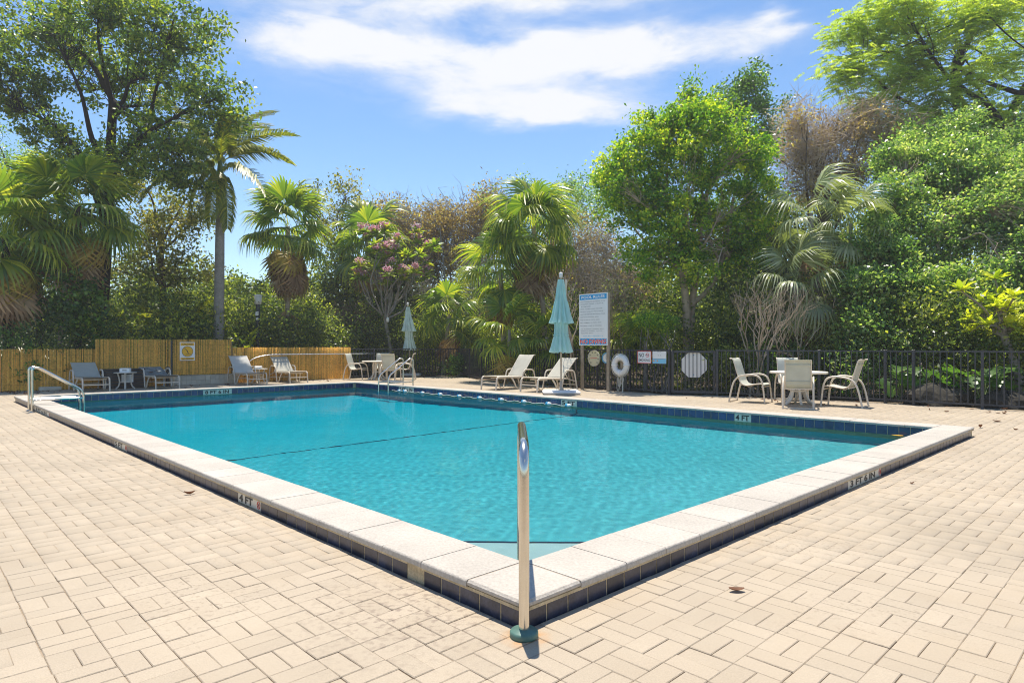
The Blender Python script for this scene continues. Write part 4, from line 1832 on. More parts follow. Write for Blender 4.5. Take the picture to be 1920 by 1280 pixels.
def make_table(label, loc, group, r=0.60, h=0.725, n_leg=6):
    t = thing('patio_table', label, 'table', loc, 0.3, group)
    mb = MB()
    mb.lathe([(0.0, h - 0.03), (r - 0.02, h - 0.03), (r - 0.004, h - 0.045), (r, h - 0.02), (r - 0.006, h - 0.002), (r - 0.02, h), (0.025, h), (0.025, h - 0.03)], (0, 0, 0), 44, caps=False)
    mb.build('table_top', M['table_white'], t, world=False)
    mb = MB()
    mb.lathe([(0.13, h - 0.10), (0.15, h - 0.05), (0.22, h - 0.032)], (0, 0, 0), 20)
    mb.build('hub', M['table_white'], t, world=False)
    mb = MB()
    mb.tube(cr([(0.16, 0, h - 0.05), (0.135, 0, h - 0.25), (0.15, 0, 0.28), (0.22, 0, 0.10), (0.36, 0, 0.0)], 5), 0.026, 8, flat=1.5)
    lg = mb.build('leg', M['table_white'], t, world=False)
    for k in range(1, n_leg):
        share(lg, 'leg', t, Matrix.Rotation(2 * math.pi * k / n_leg, 4, 'Z'), world=False)
    mb = MB()
    mb.ring((0, 0, 0), 0.14, 0.165, (0, 1, 0), 0.02, 24)
    o = mb.build('leg_ring', M['table_white'], t, world=False)
    o.matrix_basis = Matrix.Translation((0, 0, 0.30)) @ Matrix.Rotation(R(90), 4, 'X')
    return t


def chair_at(center, face, label, group):
    """chair centred at a ground point, facing a ground point"""
    d = Vector(face) - Vector(center)
    return make_chair(label, (center[0], center[1], 0), math.atan2(d.y, d.x), group)


gT, gC1, gC2 = 'round patio tables', 'chairs at the table in the far corner', 'chairs at the table by the gate'
tc2 = Vector((X(1497, 14.35), 14.35, 0))
make_table('round white table among four sling chairs right of the gate', tuple(tc2), gT)
chair_at((X(1412, 14.83), 14.83), (tc2.x, tc2.y - 0.15), 'cream chair facing right, on the gate side of the right table', gC2)
chair_at((X(1578, 13.85), 13.85), (tc2.x + 0.1, tc2.y + 0.02), 'cream chair facing left, at the right end of the right table', gC2)
chair_at((X(1497, 13.52), 13.52), (X(1497, 13.52) + 0.42, 13.52 + 0.9), 'cream chair with its back to the pool at the right table', gC2)
chair_at((X(1484, 15.28), 15.28), (X(1484, 15.28) - 0.2, 14.2), 'cream chair at the fence side of the right table, mostly hidden', gC2)
tc1 = Vector((X(708, 25.0), 25.0, 0))
make_table('round white table among four chairs by the end of the bamboo screen', tuple(tc1), gT)
chair_at((X(670, 24.9), 24.9), (tc1.x, tc1.y - 0.25), 'cream chair in front of the end of the bamboo, facing right', gC1)
chair_at((X(733, 24.2), 24.2), (X(733, 24.2) + 0.12, 25.2), 'cream chair seen from behind, left of the far ladder rails', gC1)
chair_at((X(715, 25.9), 25.9), (tc1.x, 24.5), 'cream chair behind the far corner table, facing the pool', gC1)
chair_at((X(757, 25.0), 25.0), (tc1.x, tc1.y - 0.1), 'cream chair beside the small closed sunshade, facing left', gC1)


def side_table(label, loc, r=0.31, h=0.50):
    t = thing('side_table', label, 'side table', loc, 0.5, 'small round side tables')
    mb = MB()
    mb.lathe([(0.0, h - 0.022), (r - 0.015, h - 0.022), (r, h - 0.012), (r - 0.005, h), (0, h)], (0, 0, 0), 32, caps=False)
    mb.build('table_top', M['table_white'], t, world=False)
    mb = MB()
    mb.tube(cr([(0.20, 0, h - 0.02), (0.165, 0, 0.33), (0.15, 0, 0.20), (0.18, 0, 0.08), (0.25, 0, 0.0)], 5), 0.017, 8, flat=1.4)
    lg = mb.build('leg', M['table_white'], t, world=False)
    for k in (1, 2, 3):
        share(lg, 'leg', t, Matrix.Rotation(2 * math.pi * k / 4, 4, 'Z'), world=False)
    mb = MB()
    mb.lathe([(0.0, 0.19), (0.15, 0.19), (0.15, 0.21), (0.0, 0.21)], (0, 0, 0), 20, caps=False)
    mb.build('lower_shelf', M['table_white'], t, world=False)
    return t


s1 = Vector((X(235, 19.45), 19.45, 0))
side_table('small round cream table in front of the dark storage chest', tuple(s1))
s2 = Vector((X(484.5, 22.7), 22.7, 0))
side_table('small round white table with a rolled towel, between two loungers', tuple(s2))
mb = MB()
tw = thing('rolled_towel', 'rolled white towel lying on the small table between two loungers', 'towel', (s2.x, s2.y, 0.50))
mb.tube([(-0.12, 0, 0.047), (0.12, 0.02, 0.047)], 0.045, 12)
mb.tube([(-0.10, -0.06, 0.032), (0.13, -0.05, 0.032)], 0.03, 10)
mb.build('towel_roll', M['white_plastic'], tw, world=False)

# dark slatted storage chest and bits around it
ch_c = P((i_at(196, JB - 0.55) + i_at(268, JB - 0.55)) / 2, JB - 0.42)
chw = i_at(268, JB - 0.55) - i_at(193, JB - 0.55)
cht = Z(692, ch_c.y - 0.3)
chest = thing('storage_chest', 'dark slatted storage chest against the tall bamboo screen', 'chest', tuple(ch_c), YAW)
mb = MB()
nb = 6
for k in range(nb):
    bh_ = (cht - 0.06) / nb
    z = 0.02 + bh_ * (k + 0.5)
    b_ = MB()
    b_.box((0, -0.24, z), (chw, 0.022, bh_ - 0.012), bevel=0.004)
    b_.build('board', M['chest'], chest, world=False)
    for s in (-1, 1):
        b_ = MB()
        b_.box((s * (chw / 2 - 0.011), 0.012, z), (0.022, 0.48, bh_ - 0.012), bevel=0.004)
        b_.build('board', M['chest'], chest, world=False)
mb = MB()
mb.box((0, 0.0, cht * 0.5), (chw - 0.06, 0.44, cht - 0.08))
mb.build('liner', M['reed_back'], chest, world=False)
mb = MB()
mb.box((0, 0, cht - 0.015), (chw + 0.03, 0.53, 0.035), bevel=0.008)
mb.build('lid', M['chest'], chest, world=False)
mb = MB()
ntc = thing('notice_sheet', 'white printed notice fixed to the front of the dark chest', 'notice', tuple(P(i_at(239, JB - 0.69), JB - 0.69)), YAW)
d_ = P(i_at(239, JB - 0.69), JB - 0.69).y
mb.box((0, 0, Z(709, d_)), (0.32, 0.008, 0.24))
mb.build('sheet', M['sign_white'], ntc, world=False)
mb = MB()
for k in range(6):
    mb.box((-0.02 + 0.02 * (k % 2), -0.0055, Z(709, d_) + 0.08 - 0.03 * k), (0.14, 0.002, 0.009))
mb.build('print_marks', M['print_grey'], ntc, world=False)
bx = thing('white_carton', 'white box standing on the small table by the dark chest', 'box', (s1.x - 0.03, s1.y + 0.05, 0.50), 0.15)
mb = MB()
mb.box((0, 0, 0.062), (0.28, 0.12, 0.124), bevel=0.006)
mb.build('carton', M['sign_white'], bx, world=False)
mb = MB()
mb.box((0, 0, 0.126), (0.27, 0.03, 0.002))
mb.box((0, -0.061, 0.062), (0.12, 0.002, 0.04))
mb.build('tape', M['base_grey'], bx, world=False)

# small dark hose stand by the fence post, and the stone block at the left
hs = bam(314.5, -0.42)
ho = thing('hose_stand', 'short dark hose stand with a white pipe by the bamboo fence post', 'hose stand', tuple(hs))
mb = MB()
mb.lathe([(0.05, 0), (0.05, 0.42), (0.075, 0.44), (0.08, 0.56), (0.06, 0.62), (0.0, 0.63)], hs, 18)
mb.build('stand', M['chest'], ho)
mb = MB()
mb.tube(fillet([hs + Vector((-0.09, -0.06, 0)), hs + Vector((-0.09, -0.06, 0.52)), hs + Vector((-0.03, -0.06, 0.52))], 0.04, 4), 0.022, 8)
mb.build('pipe', M['white_plastic'], ho)
q0_, q1_ = i_at(73, JB - 0.25), i_at(114, JB - 0.25)
sb_ = thing('stone_block', 'low weathered stone block lying at the foot of the low bamboo screen', 'stone block', tuple(P((q0_ + q1_) / 2, JB - 0.25)), YAW)
mb = MB()
mb.box((0, 0, 0.055), (q1_ - q0_, 0.22, 0.11), bevel=0.015)
mb.build('block', M['wall_tile'], sb_, world=False)

# ------------------------------------------------------------------ closed sunshades
def folded(mb, prof, folds, amp, tw=0.0, n=110, c=(0, 0, 0), tilt=(0, 0)):
    vs = []
    c = Vector(c)
    for k, (r, z) in enumerate(prof):
        for a in range(n):
            an = 2 * math.pi * a / n
            w = amp * (0.5 + 0.5 * k / (len(prof) - 1))
            rr_ = r * (1 + w * math.cos(folds * an + tw * z) + 0.25 * w * math.cos(folds * 2.5 * an + 3 * z))
            dz = 0.018 * math.cos(folds * an) if k == len(prof) - 1 else 0
            vs.append(c + Vector((rr_ * math.cos(an) + tilt[0] * z, rr_ * math.sin(an) + tilt[1] * z, z + dz)))
    fs = [(k * n + a, k * n + (a + 1) % n, (k + 1) * n + (a + 1) % n, (k + 1) * n + a) for k in range(len(prof) - 1) for a in range(n)]
    mb.add(vs, fs, True)


def sunshade(label, base, mat, zt, zu, zl, rmax, tilt, slab, stripes):
    t = thing('sunshade', label, 'umbrella', tuple(base), 0, 'closed sunshades')
    tx = Vector((tilt[0], tilt[1], 0))
    mb = MB()
    mb.tube([tx * 0.05 + UP * 0.05, tx * zt + UP * zt], 0.024, 12)
    mb.build('pole', M['wood_pole'], t, world=False)
    mb = MB()
    mb.lathe([(0.0, -0.08), (0.045, -0.07), (0.05, 0.03), (0.035, 0.07), (0.0, 0.08)], tx * (zt + 0.02) + UP * (zt + 0.02), 16, caps=False)
    mb.build('finial', M['white_cap'], t, world=False)
    zc = zt - 0.10
    mb = MB()
    hgt = zc - zu
    zw = zl + (zu - zl) * 0.60
    folded(mb, [(rmax * 0.66, zu + 0.04), (rmax * 0.60, zu - 0.10), (rmax * 0.62, zw + 0.05), (rmax * 0.58, zw), (rmax * 0.66, zw - 0.08), (rmax * 0.82, zl + 0.18), (rmax * 0.97, zl)], 11, 0.26, 0.5, tilt=tilt)
    mb.build('lower_canopy', mat, t, world=False)
    mb = MB()
    folded(mb, [(rmax * 0.27, zc), (rmax * 0.40, zc - hgt * 0.2), (rmax * 0.50, zc - hgt * 0.46), (rmax * 0.58, zc - hgt * 0.52), (rmax * 0.80, zc - hgt * 0.82), (rmax * 1.0, zu)], 11, 0.27, 0.4, tilt=tilt)
    mb.build('upper_canopy', mat, t, world=False)
    mb = MB()
    folded(mb, [(rmax * 0.70, zw + 0.012), (rmax * 0.70, zw - 0.012)], 11, 0.18, 0.5, tilt=tilt)
    mb.build('tie_band', mat, t, world=False)
    w, d, hh = slab
    mb = MB()
    mb.box((0, 0, hh * 0.45), (w, d, hh * 0.9), bevel=hh * 0.42)
    mb.build('base_slab', M['white_plastic' if stripes else 'base_grey'], t, world=False)
    mb = MB()
    mb.lathe([(0.075, hh * 0.85), (0.07, hh + 0.03), (0.04, hh + 0.06), (0.036, hh + 0.22), (0.0, hh + 0.22)], (0, 0, 0), 16)
    mb.build('socket', M['wood_pole'], t, world=False)
    if stripes:
        for x in (0.10, 0.22):
            mb = MB()
            mb.bar((x - 0.12, -d * 0.47, hh * 0.53), (x, -d * 0.02, hh * 0.93), 0.055, 0.012)
            mb.build('stripe', M['stripe_grey'], t, world=False)
    return t


b2 = G(1052, 738.3)
u2 = sunshade('large closed teal sunshade standing before the right-hand loungers', b2, M['canvas'], Z(517, b2.y), Z(606, b2.y), Z(660.5, b2.y), 18.5 / F * b2.y, (-0.001, 0.0), (1.0, 0.75, 0.12), True)
mb = MB()
mb.bar((0.10, 0.05, Z(600, b2.y)), (0.14, 0.05, Z(524, b2.y)), 0.05, 0.05, (0, 1, 0))
mb.build('spare_rib', M['frame'], u2, world=False)
b1 = G(770, 706.2)
sunshade('smaller closed pale green sunshade by the far corner table', b1, M['canvas_pale'], Z(571, b1.y), Z(621, b1.y), Z(656, b1.y), 11.2 / F * b1.y, (-0.04, 0.0), (0.86, 0.75, 0.17), False)

# lamp post
lpp = Vector((X(483.5, 24.4), 24.4, 0))
lp = thing('lamp_post', 'black lamp post with a white box lantern behind the bamboo screen', 'lamp post', tuple(lpp))
mb = MB()
mb.tube([(0, 0, -0.05), (0, 0, Z(570, 24.4))], 0.075, 12)
mb.build('post', M['fence_metal'], lp, world=False)
zz0, zz1 = Z(570, 24.4), Z(553.5, 24.4)
mb = MB()
mb.lathe([(0.10, zz0 - 0.01), (0.135, zz0 + 0.01), (0.15, zz1 - 0.02), (0.0, zz1 - 0.02)], (0, 0, 0), 4)
mb.build('lantern', M['lamp_glass'], lp, world=False)
mb = MB()
mb.lathe([(0.165, zz1 - 0.02), (0.165, zz1 + 0.0), (0.06, zz1 + 0.03), (0.0, zz1 + 0.035)], (0, 0, 0), 4)
mb.build('cap', M['white_cap'], lp, world=False)
mb = MB()
mb.box((0.01, -0.10, Z(588, 24.4)), (0.10, 0.08, 0.16), bevel=0.02)
mb.box((0.02, -0.11, Z(598, 24.4)), (0.08, 0.08, 0.10), bevel=0.02)
mb.build('fitting', M['white_cap'], lp, world=False)


# fallen leaves
def dead_leaf(mb, L_, W_, curl):
    vs, fs = [], []
    n = 7
    for k in range(n):
        t = k / (n - 1)
        w = W_ * math.sin(math.pi * (0.06 + 0.88 * t)) ** 0.8
        z = 0.004 + curl * (abs(t - 0.5) * 2) ** 2
        for s, dz in ((-1, curl * 0.9), (0, 0), (1, curl * 0.7)):
            vs.append(((t - 0.5) * L_, s * w, z + dz * (w / W_) + (0.002 if s else 0)))
    for k in range(n - 1):
        for s in range(2):
            fs.append((k * 3 + s, (k + 1) * 3 + s, (k + 1) * 3 + s + 1, k * 3 + s + 1))
    mb.add(vs, fs, True)


def leaf_thing(u, v, L_, W_, rz, label, mat='dead_leaf', curl=0.012, z=0.001):
    p = G(u, v, z)
    mb = MB()
    dead_leaf(mb, L_, W_, curl)
    o = mb.build('fallen_leaf', M[mat])
    tag(o, label, 'leaf', 'fallen leaves on the deck')
    o.location = p
    o.rotation_euler = (0.04, 0.05, rz)


leaf_thing(1381, 1108, 0.085, 0.022, 0.1, 'curled brown leaf on the pavers to the right of the handrail')
leaf_thing(355, 926.5, 0.085, 0.020, 0.6, 'dark curled leaf on the pavers left of the 4 FT marking', curl=0.022)
leaf_thing(1838, 802, 0.085, 0.030, 0.9, 'crumpled brown leaf just beyond the right corner of the pool', curl=0.045)
leaf_thing(1869, 790.5, 0.16, 0.035, 0.1, 'long dry leaf on the pavers in front of the fence shadow', curl=0.02)
leaf_thing(1904, 806, 0.06, 0.018, -0.4, 'smallest dry leaf at the right edge of the deck', curl=0.02)
leaf_thing(1710, 1022 - 115, 0.07, 0.008, 0.5, 'thin dry twig-like leaf on the pavers right of the 3 FT 6 IN marking', curl=0.012)
leaf_thing(1683, 817, 0.16, 0.045, -0.15, 'yellow leaf floating in the right corner of the pool', 'yellow_leaf', 0.006, WATER + 0.004)
lrg = random.Random(4)
mb = MB()
for k in range(150):
    if k < 95:
        u = lrg.choice([lrg.uniform(2, 60), lrg.uniform(60, 330), lrg.uniform(320, 470), lrg.uniform(440, 620)])
        p = P(i_at(u, JB - 0.3) + 0, JB - abs(lrg.gauss(0.3, 0.7)) - 0.12)
    elif k < 125:
        u = lrg.uniform(640, 1250)
        q = FA.lerp(FB, 0.5) if u < 860 else FC.lerp(FD, lrg.random())
        p = q + Vector((lrg.gauss(0, 0.8), -abs(lrg.gauss(0.4, 0.4)) - 0.1, 0))
    else:
        q = FF.lerp(FI, lrg.random()) if k % 2 else FE2.lerp(FF, lrg.random())
        p = q + Vector((lrg.gauss(-0.3, 0.5), -abs(lrg.gauss(0.4, 0.5)) - 0.1, 0))
    tmp = MB()
    dead_leaf(tmp, lrg.uniform(0.05, 0.13), lrg.uniform(0.012, 0.032), lrg.uniform(0.004, 0.03))
    a = lrg.uniform(0, 6.28)
    ca, sa = math.cos(a), math.sin(a)
    mb.add([(p.x + v[0] * ca - v[1] * sa, p.y + v[0] * sa + v[1] * ca, v[2] + 0.001) for v in tmp.v], tmp.f, True)
mb.build('fallen_leaves', M['dead_leaf'], kind='stuff')
p = G(292, 730.3) + A2 * 0.33
for k, lab in ((0, 'dead leaf lying low on the back of the grimy flat lounger'), (2, 'dead leaf lying high on the back of the grimy flat lounger')):
    q = p + B2 * (1.25 + 0.12 * k) + A2 * (-0.12 + 0.10 * k)
    mb = MB()
    dead_leaf(mb, 0.14, 0.045, 0.02)
    o = mb.build('fallen_leaf', M['dead_leaf'])
    tag(o, lab, 'leaf', 'dead leaves on the grimy lounger')
    o.location = (q.x, q.y, 0.405 + math.tan(R(16)) * (0.15 + 0.12 * k) + 0.01)
    o.rotation_euler = (0.2, 0, k * 1.3)

# ================================================================== planting
V3 = lambda a: np.asarray(a, dtype=np.float64)


def unit(a):
    return a / np.maximum(np.linalg.norm(a, axis=-1, keepdims=True), 1e-9)


def leaf_quads(Cn, L_, W_, rng, up=0.6, droop=0.2, dirs=None, fold=0.18):
    """diamond leaves, one quad each, at centres Cn"""
    n = len(Cn)
    nrm = unit(rng.normal(size=(n, 3)) + np.array([0, 0, up]))
    d = rng.normal(size=(n, 3)) if dirs is None else dirs + rng.normal(size=(n, 3)) * 0.35
    d = d - nrm * (d * nrm).sum(1, keepdims=True)
    d = unit(d)
    d = unit(d + np.array([0, 0, -droop]))
    s = unit(np.cross(nrm, d))
    nn_ = np.cross(d, s)
    l = (L_ * rng.uniform(0.7, 1.25, n))[:, None]
    w = (W_ * rng.uniform(0.75, 1.2, n))[:, None]
    a = Cn - d * l * 0.5
    c = Cn + d * l * 0.5 - nn_ * l * 0.08
    b = Cn - d * l * 0.06 + s * w * 0.5 + nn_ * w * fold
    e = Cn - d * l * 0.06 - s * w * 0.5 + nn_ * w * fold
    V = np.stack([a, b, c, e], 1).reshape(-1, 3)
    return V, np.arange(n * 4).reshape(n, 4)


def ellipsoids(E, n, rng, shell=0.45):
    """cluster centres in a set of ellipsoids (cx, cy, cz, rx, ry, rz)"""
    E = V3(E)
    vol = E[:, 3] * E[:, 4] * E[:, 5]
    vol = vol ** 0.8
    pick = rng.choice(len(E), n, p=vol / vol.sum())
    d = unit(rng.normal(size=(n, 3)))
    r = rng.random(n)[:, None] ** shell
    return E[pick, :3] + d * r * E[pick, 3:6]


def limb_tubes(mb, start, target, r0, r1, rng, lift=0.25, n=6, seg=5):
    s, t = V3(start), V3(target)
    L_ = np.linalg.norm(t - s)
    mid = (s + t) / 2 + rng.normal(size=3) * L_ * 0.09 + np.array([0, 0, lift * L_ * 0.35])
    q = s + (mid - s) * 0.45 + rng.normal(size=3) * L_ * 0.05
    pts = cr([tuple(s), tuple(q), tuple(mid), tuple(t)], seg)
    m = len(pts)
    mb.tube(pts, [r0 + (r1 - r0) * (k / (m - 1)) ** 0.8 for k in range(m)], n, caps=False)
    return pts


def tree(name, label, cat, trunk, E, n_cl, per, leaf, cl_r, leaf_mat, bark, seed, n_limb=6, flat=0.75, group=None, up=0.6, droop=0.25, limb_r=0.35, shell=0.45,
         twig=True, attach_from=0.45, extra_stems=(), crown_var=0.25, limb_names='limb', lift=0.25):
    """trunk: [(x, y, z, r)...] ; E: crown ellipsoids"""
    rng = np.random.default_rng(seed)
    base = trunk[0]
    t = thing(name, label, cat, (base[0], base[1], 0), 0, group)
    stems = [trunk] + list(extra_stems)
    for st in stems:
        mb = MB()
        pts = cr([q[:3] for q in st], 5)
        m = len(pts)
        rs = [float(np.interp(k / (m - 1), np.linspace(0, 1, len(st)), [q[3] for q in st])) for k in range(m)]
        mb.tube(pts, rs, 9)
        mb.build('trunk', bark, t)
    cl = ellipsoids(E, n_cl, rng, shell)
    # limbs: choose spread-out clusters, then give every other cluster a branch from the nearest limb
    if n_limb:
        idx = [int(np.argmax(cl[:, 2]))]
        dist = np.linalg.norm(cl - cl[idx[0]], axis=1)
        for _ in range(n_limb - 1):
            k = int(np.argmax(dist))
            idx.append(k)
            dist = np.minimum(dist, np.linalg.norm(cl - cl[k], axis=1))
        tg = cl[idx]
        own = np.argmin(np.linalg.norm(cl[:, None, :] - tg[None], axis=2), axis=1)
        for li in range(n_limb):
            st = stems[li % len(stems)]
            sp_ = V3([q[:3] for q in st])
            f = rng.uniform(attach_from, 1.0) if li else 1.0
            k = f * (len(st) - 1)
            k0 = min(int(k), len(st) - 2)
            s0 = sp_[k0] + (sp_[k0 + 1] - sp_[k0]) * (k - k0)
            r0 = float(np.interp(k, range(len(st)), [q[3] for q in st])) * (0.75 if li else 0.9)
            mb = MB()
            pts = limb_tubes(mb, s0, tg[li] * 0.9 + s0 * 0.1, r0, max(0.012, r0 * 0.2), rng, lift)
            pa = V3([tuple(p) for p in pts])
            if twig:
                for c in cl[own == li]:
                    dd_ = np.linalg.norm(pa - c, axis=1) + np.arange(len(pa)) * 0.0
                    k = int(np.argmin(dd_ * np.linspace(1.15, 1.0, len(pa))))
                    k = max(1, k - 2)
                    rr_ = max(0.008, r0 * (1 - k / len(pa)) * limb_r)
                    limb_tubes(mb, pa[k], c, rr_, 0.005, rng, 0.1, n=4, seg=2)
            mb.build(limb_names, bark, t)
    n = len(cl) * per
    rad = cl_r * rng.uniform(0.6, 1.35, len(cl))
    off = rng.normal(size=(len(cl), per, 3)) * rad[:, None, None] * np.array([0.6, 0.6, 0.6 * flat])
    Cn = (cl[:, None, :] + off).reshape(-1, 3)
    V, Q = leaf_quads(Cn, leaf[0], leaf[1], rng, up, droop)
    var = np.clip(0.5 + np.repeat(rng.normal(0, crown_var * 0.6, len(cl)), per) + rng.normal(0, crown_var, n), 0, 1)
    np_obj('crown', V, Q, leaf_mat, t, var)
    return t


def leaf_mass(name, E, n_cl, per, leaf, cl_r, leaf_mat, seed, label=None, cat=None, group=None, kind=None, up=0.5, droop=0.2, shell=0.5, flat=0.8, twig_mat=None, n_twig=0):
    """a shrub or a mass of undergrowth: leaves in clumps, optional thin stems rooted in the ground"""
    rng = np.random.default_rng(seed)
    cl = ellipsoids(E, n_cl, rng, shell)
    cl[:, 2] = np.maximum(cl[:, 2], 0.08)
    rad = cl_r * rng.uniform(0.6, 1.4, len(cl))
    off = rng.normal(size=(len(cl), per, 3)) * rad[:, None, None] * np.array([0.6, 0.6, 0.6 * flat])
    Cn = (cl[:, None, :] + off).reshape(-1, 3)
    Cn[:, 2] = np.maximum(Cn[:, 2], 0.0)
    V, Q = leaf_quads(Cn, leaf[0], leaf[1], rng, up, droop)
    var = np.clip(0.5 + np.repeat(rng.normal(0, 0.17, len(cl)), per) + rng.normal(0, 0.25, len(Cn)), 0, 1)
    if kind == 'stuff':
        o = np_obj(name, V, Q, leaf_mat, None, var, kind='stuff')
        return o
    E0 = V3(E)
    t = thing(name, label, cat, (float(E0[:, 0].mean()), float(E0[:, 1].mean()), 0), 0, group)
    np_obj('foliage', V, Q, leaf_mat, t, var)
    if n_twig:
        mb = MB()
        for k in range(n_twig):
            c = cl[rng.integers(len(cl))]
            b = np.array([E0[:, 0].mean() + rng.normal(0, 0.15), E0[:, 1].mean() + rng.normal(0, 0.15), 0.0])
            limb_tubes(mb, b, c, 0.022, 0.006, rng, 0.2, n=5, seg=3)
        mb.build('stem', twig_mat, t)
    return t


def twig_mass(mb, E, n, L_, r, rng, up=0.0):
    """thin bare twigs with a kink"""
    c = ellipsoids(E, n, rng, 0.6)
    d = unit(rng.normal(size=(n, 3)) + np.array([0, 0, up]))
    for k in range(n):
        l = L_ * rng.uniform(0.5, 1.3)
        p = c[k]
        m_ = p + d[k] * l * 0.5 + rng.normal(size=3) * l * 0.10
        e_ = m_ + unit(d[k] + rng.normal(size=3) * 0.5) * l * 0.5
        rr_ = r * rng.uniform(0.6, 1.3)
        mb.tube([tuple(p), tuple(m_), tuple(e_)], [rr_, rr_ * 0.75, rr_ * 0.3], 3, caps=False)


def bare_branch(mb, p, d, L_, r, depth, rng, spread=0.55, up=0.25):
    p, d = V3(p), unit(V3(d))
    m_ = p + d * L_ * 0.5 + rng.normal(size=3) * L_ * 0.06
    e_ = p + d * L_ + rng.normal(size=3) * L_ * 0.08
    mb.tube([tuple(p), tuple(m_), tuple(e_)], [r, r * 0.85, r * 0.65], 5 if r > 0.012 else 4, caps=False)
    if depth > 0:
        for k in range(int(rng.integers(2, 4))):
            nd = unit(d + rng.normal(size=3) * spread + np.array([0, 0, up]))
            bare_branch(mb, e_, nd, L_ * rng.uniform(0.6, 0.85), r * 0.6, depth - 1, rng, spread, up)


# ---- leaf materials
g = lambda r_, g_, b_: (r_, g_, b_)
LM = {}
LM['almond'] = mat_leaf('almond_leaf', [(0.0, g(.014, .034, .008)), (0.5, g(.038, .078, .013)), (0.85, g(.080, .125, .018)), (1.0, g(.15, .15, .02))], 0.55)
LM['bright'] = mat_leaf('bright_leaf', [(0.0, g(.018, .058, .008)), (0.45, g(.050, .125, .012)), (0.75, g(.115, .19, .014)), (1.0, g(.24, .27, .02))], 0.5)
LM['dark'] = mat_leaf('dark_leaf', [(0.0, g(.010, .030, .008)), (0.5, g(.022, .062, .012)), (1.0, g(.065, .13, .02))], 0.5)
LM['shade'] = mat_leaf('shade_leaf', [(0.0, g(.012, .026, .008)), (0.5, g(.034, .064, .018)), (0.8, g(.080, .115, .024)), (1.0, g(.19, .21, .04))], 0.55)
LM['vine'] = mat_leaf('vine_leaf', [(0.0, g(.020, .055, .018)), (0.5, g(.060, .125, .040)), (0.85, g(.12, .19, .062)), (1.0, g(.20, .26, .11))], 0.55, rough=0.30, spec=0.8)
LM['feather'] = mat_leaf('feather_leaf', [(0.0, g(.055, .10, .018)), (0.5, g(.12, .19, .028)), (1.0, g(.22, .27, .05))], 0.55)
LM['brown'] = mat_leaf('brown_leaf', [(0.0, g(.05, .035, .022)), (0.5, g(.14, .095, .05)), (0.85, g(.24, .155, .07)), (1.0, g(.20, .17, .06))], 0.5)
LM['olive'] = mat_leaf('olive_leaf', [(0.0, g(.022, .035, .010)), (0.5, g(.060, .080, .022)), (1.0, g(.15, .125, .045))], 0.5)
LM['yellowgreen'] = mat_leaf('yellowgreen_leaf', [(0.0, g(.06, .12, .01)), (0.5, g(.16, .24, .015)), (1.0, g(.32, .32, .03))], 0.45)
LM['palm'] = mat_leaf('palm_leaf', [(0.0, g(.016, .042, .008)), (0.5, g(.045, .090, .013)), (0.85, g(.12, .155, .018)), (1.0, g(.26, .22, .03))], 0.5, rough=0.33)
LM['silver'] = mat_leaf('silver_leaf', [(0.0, g(.045, .054, .026)), (0.5, g(.095, .110, .056)), (1.0, g(.20, .21, .13))], 0.35, rough=0.4)
LM['dry'] = mat_leaf('dry_frond_leaf', [(0.0, g(.045, .026, .014)), (0.5, g(.095, .058, .032)), (1.0, g(.19, .135, .08))], 0.25, rough=0.8, spec=0.2)
LM['goldskirt'] = mat_leaf('gold_frond_leaf', [(0.0, g(.05, .055, .010)), (0.5, g(.12, .095, .018)), (1.0, g(.19, .125, .03))], 0.35, rough=0.5)
LM['royal'] = mat_leaf('royal_leaf', [(0.0, g(.020, .040, .008)), (0.5, g(.055, .085, .013)), (1.0, g(.15, .17, .022))], 0.4, rough=0.4)
LM['frangi'] = mat_leaf('frangipani_leaf', [(0.0, g(.03, .07, .01)), (0.5, g(.08, .14, .015)), (1.0, g(.16, .19, .03))], 0.45)
LM['flower'] = mat_leaf('pink_petal', [(0.0, g(.25, .075, .10)), (0.6, g(.27, .12, .145)), (1.0, g(.30, .21, .21))], 0.4, tm=(1.2, 1.2, 1.2), rough=0.6)
LM['white_petal'] = mat_leaf('white_petal', [(0.0, g(.25, .24, .21)), (1.0, g(.3, .3, .28))], 0.3, rough=0.6, tm=(1, 1, 1))


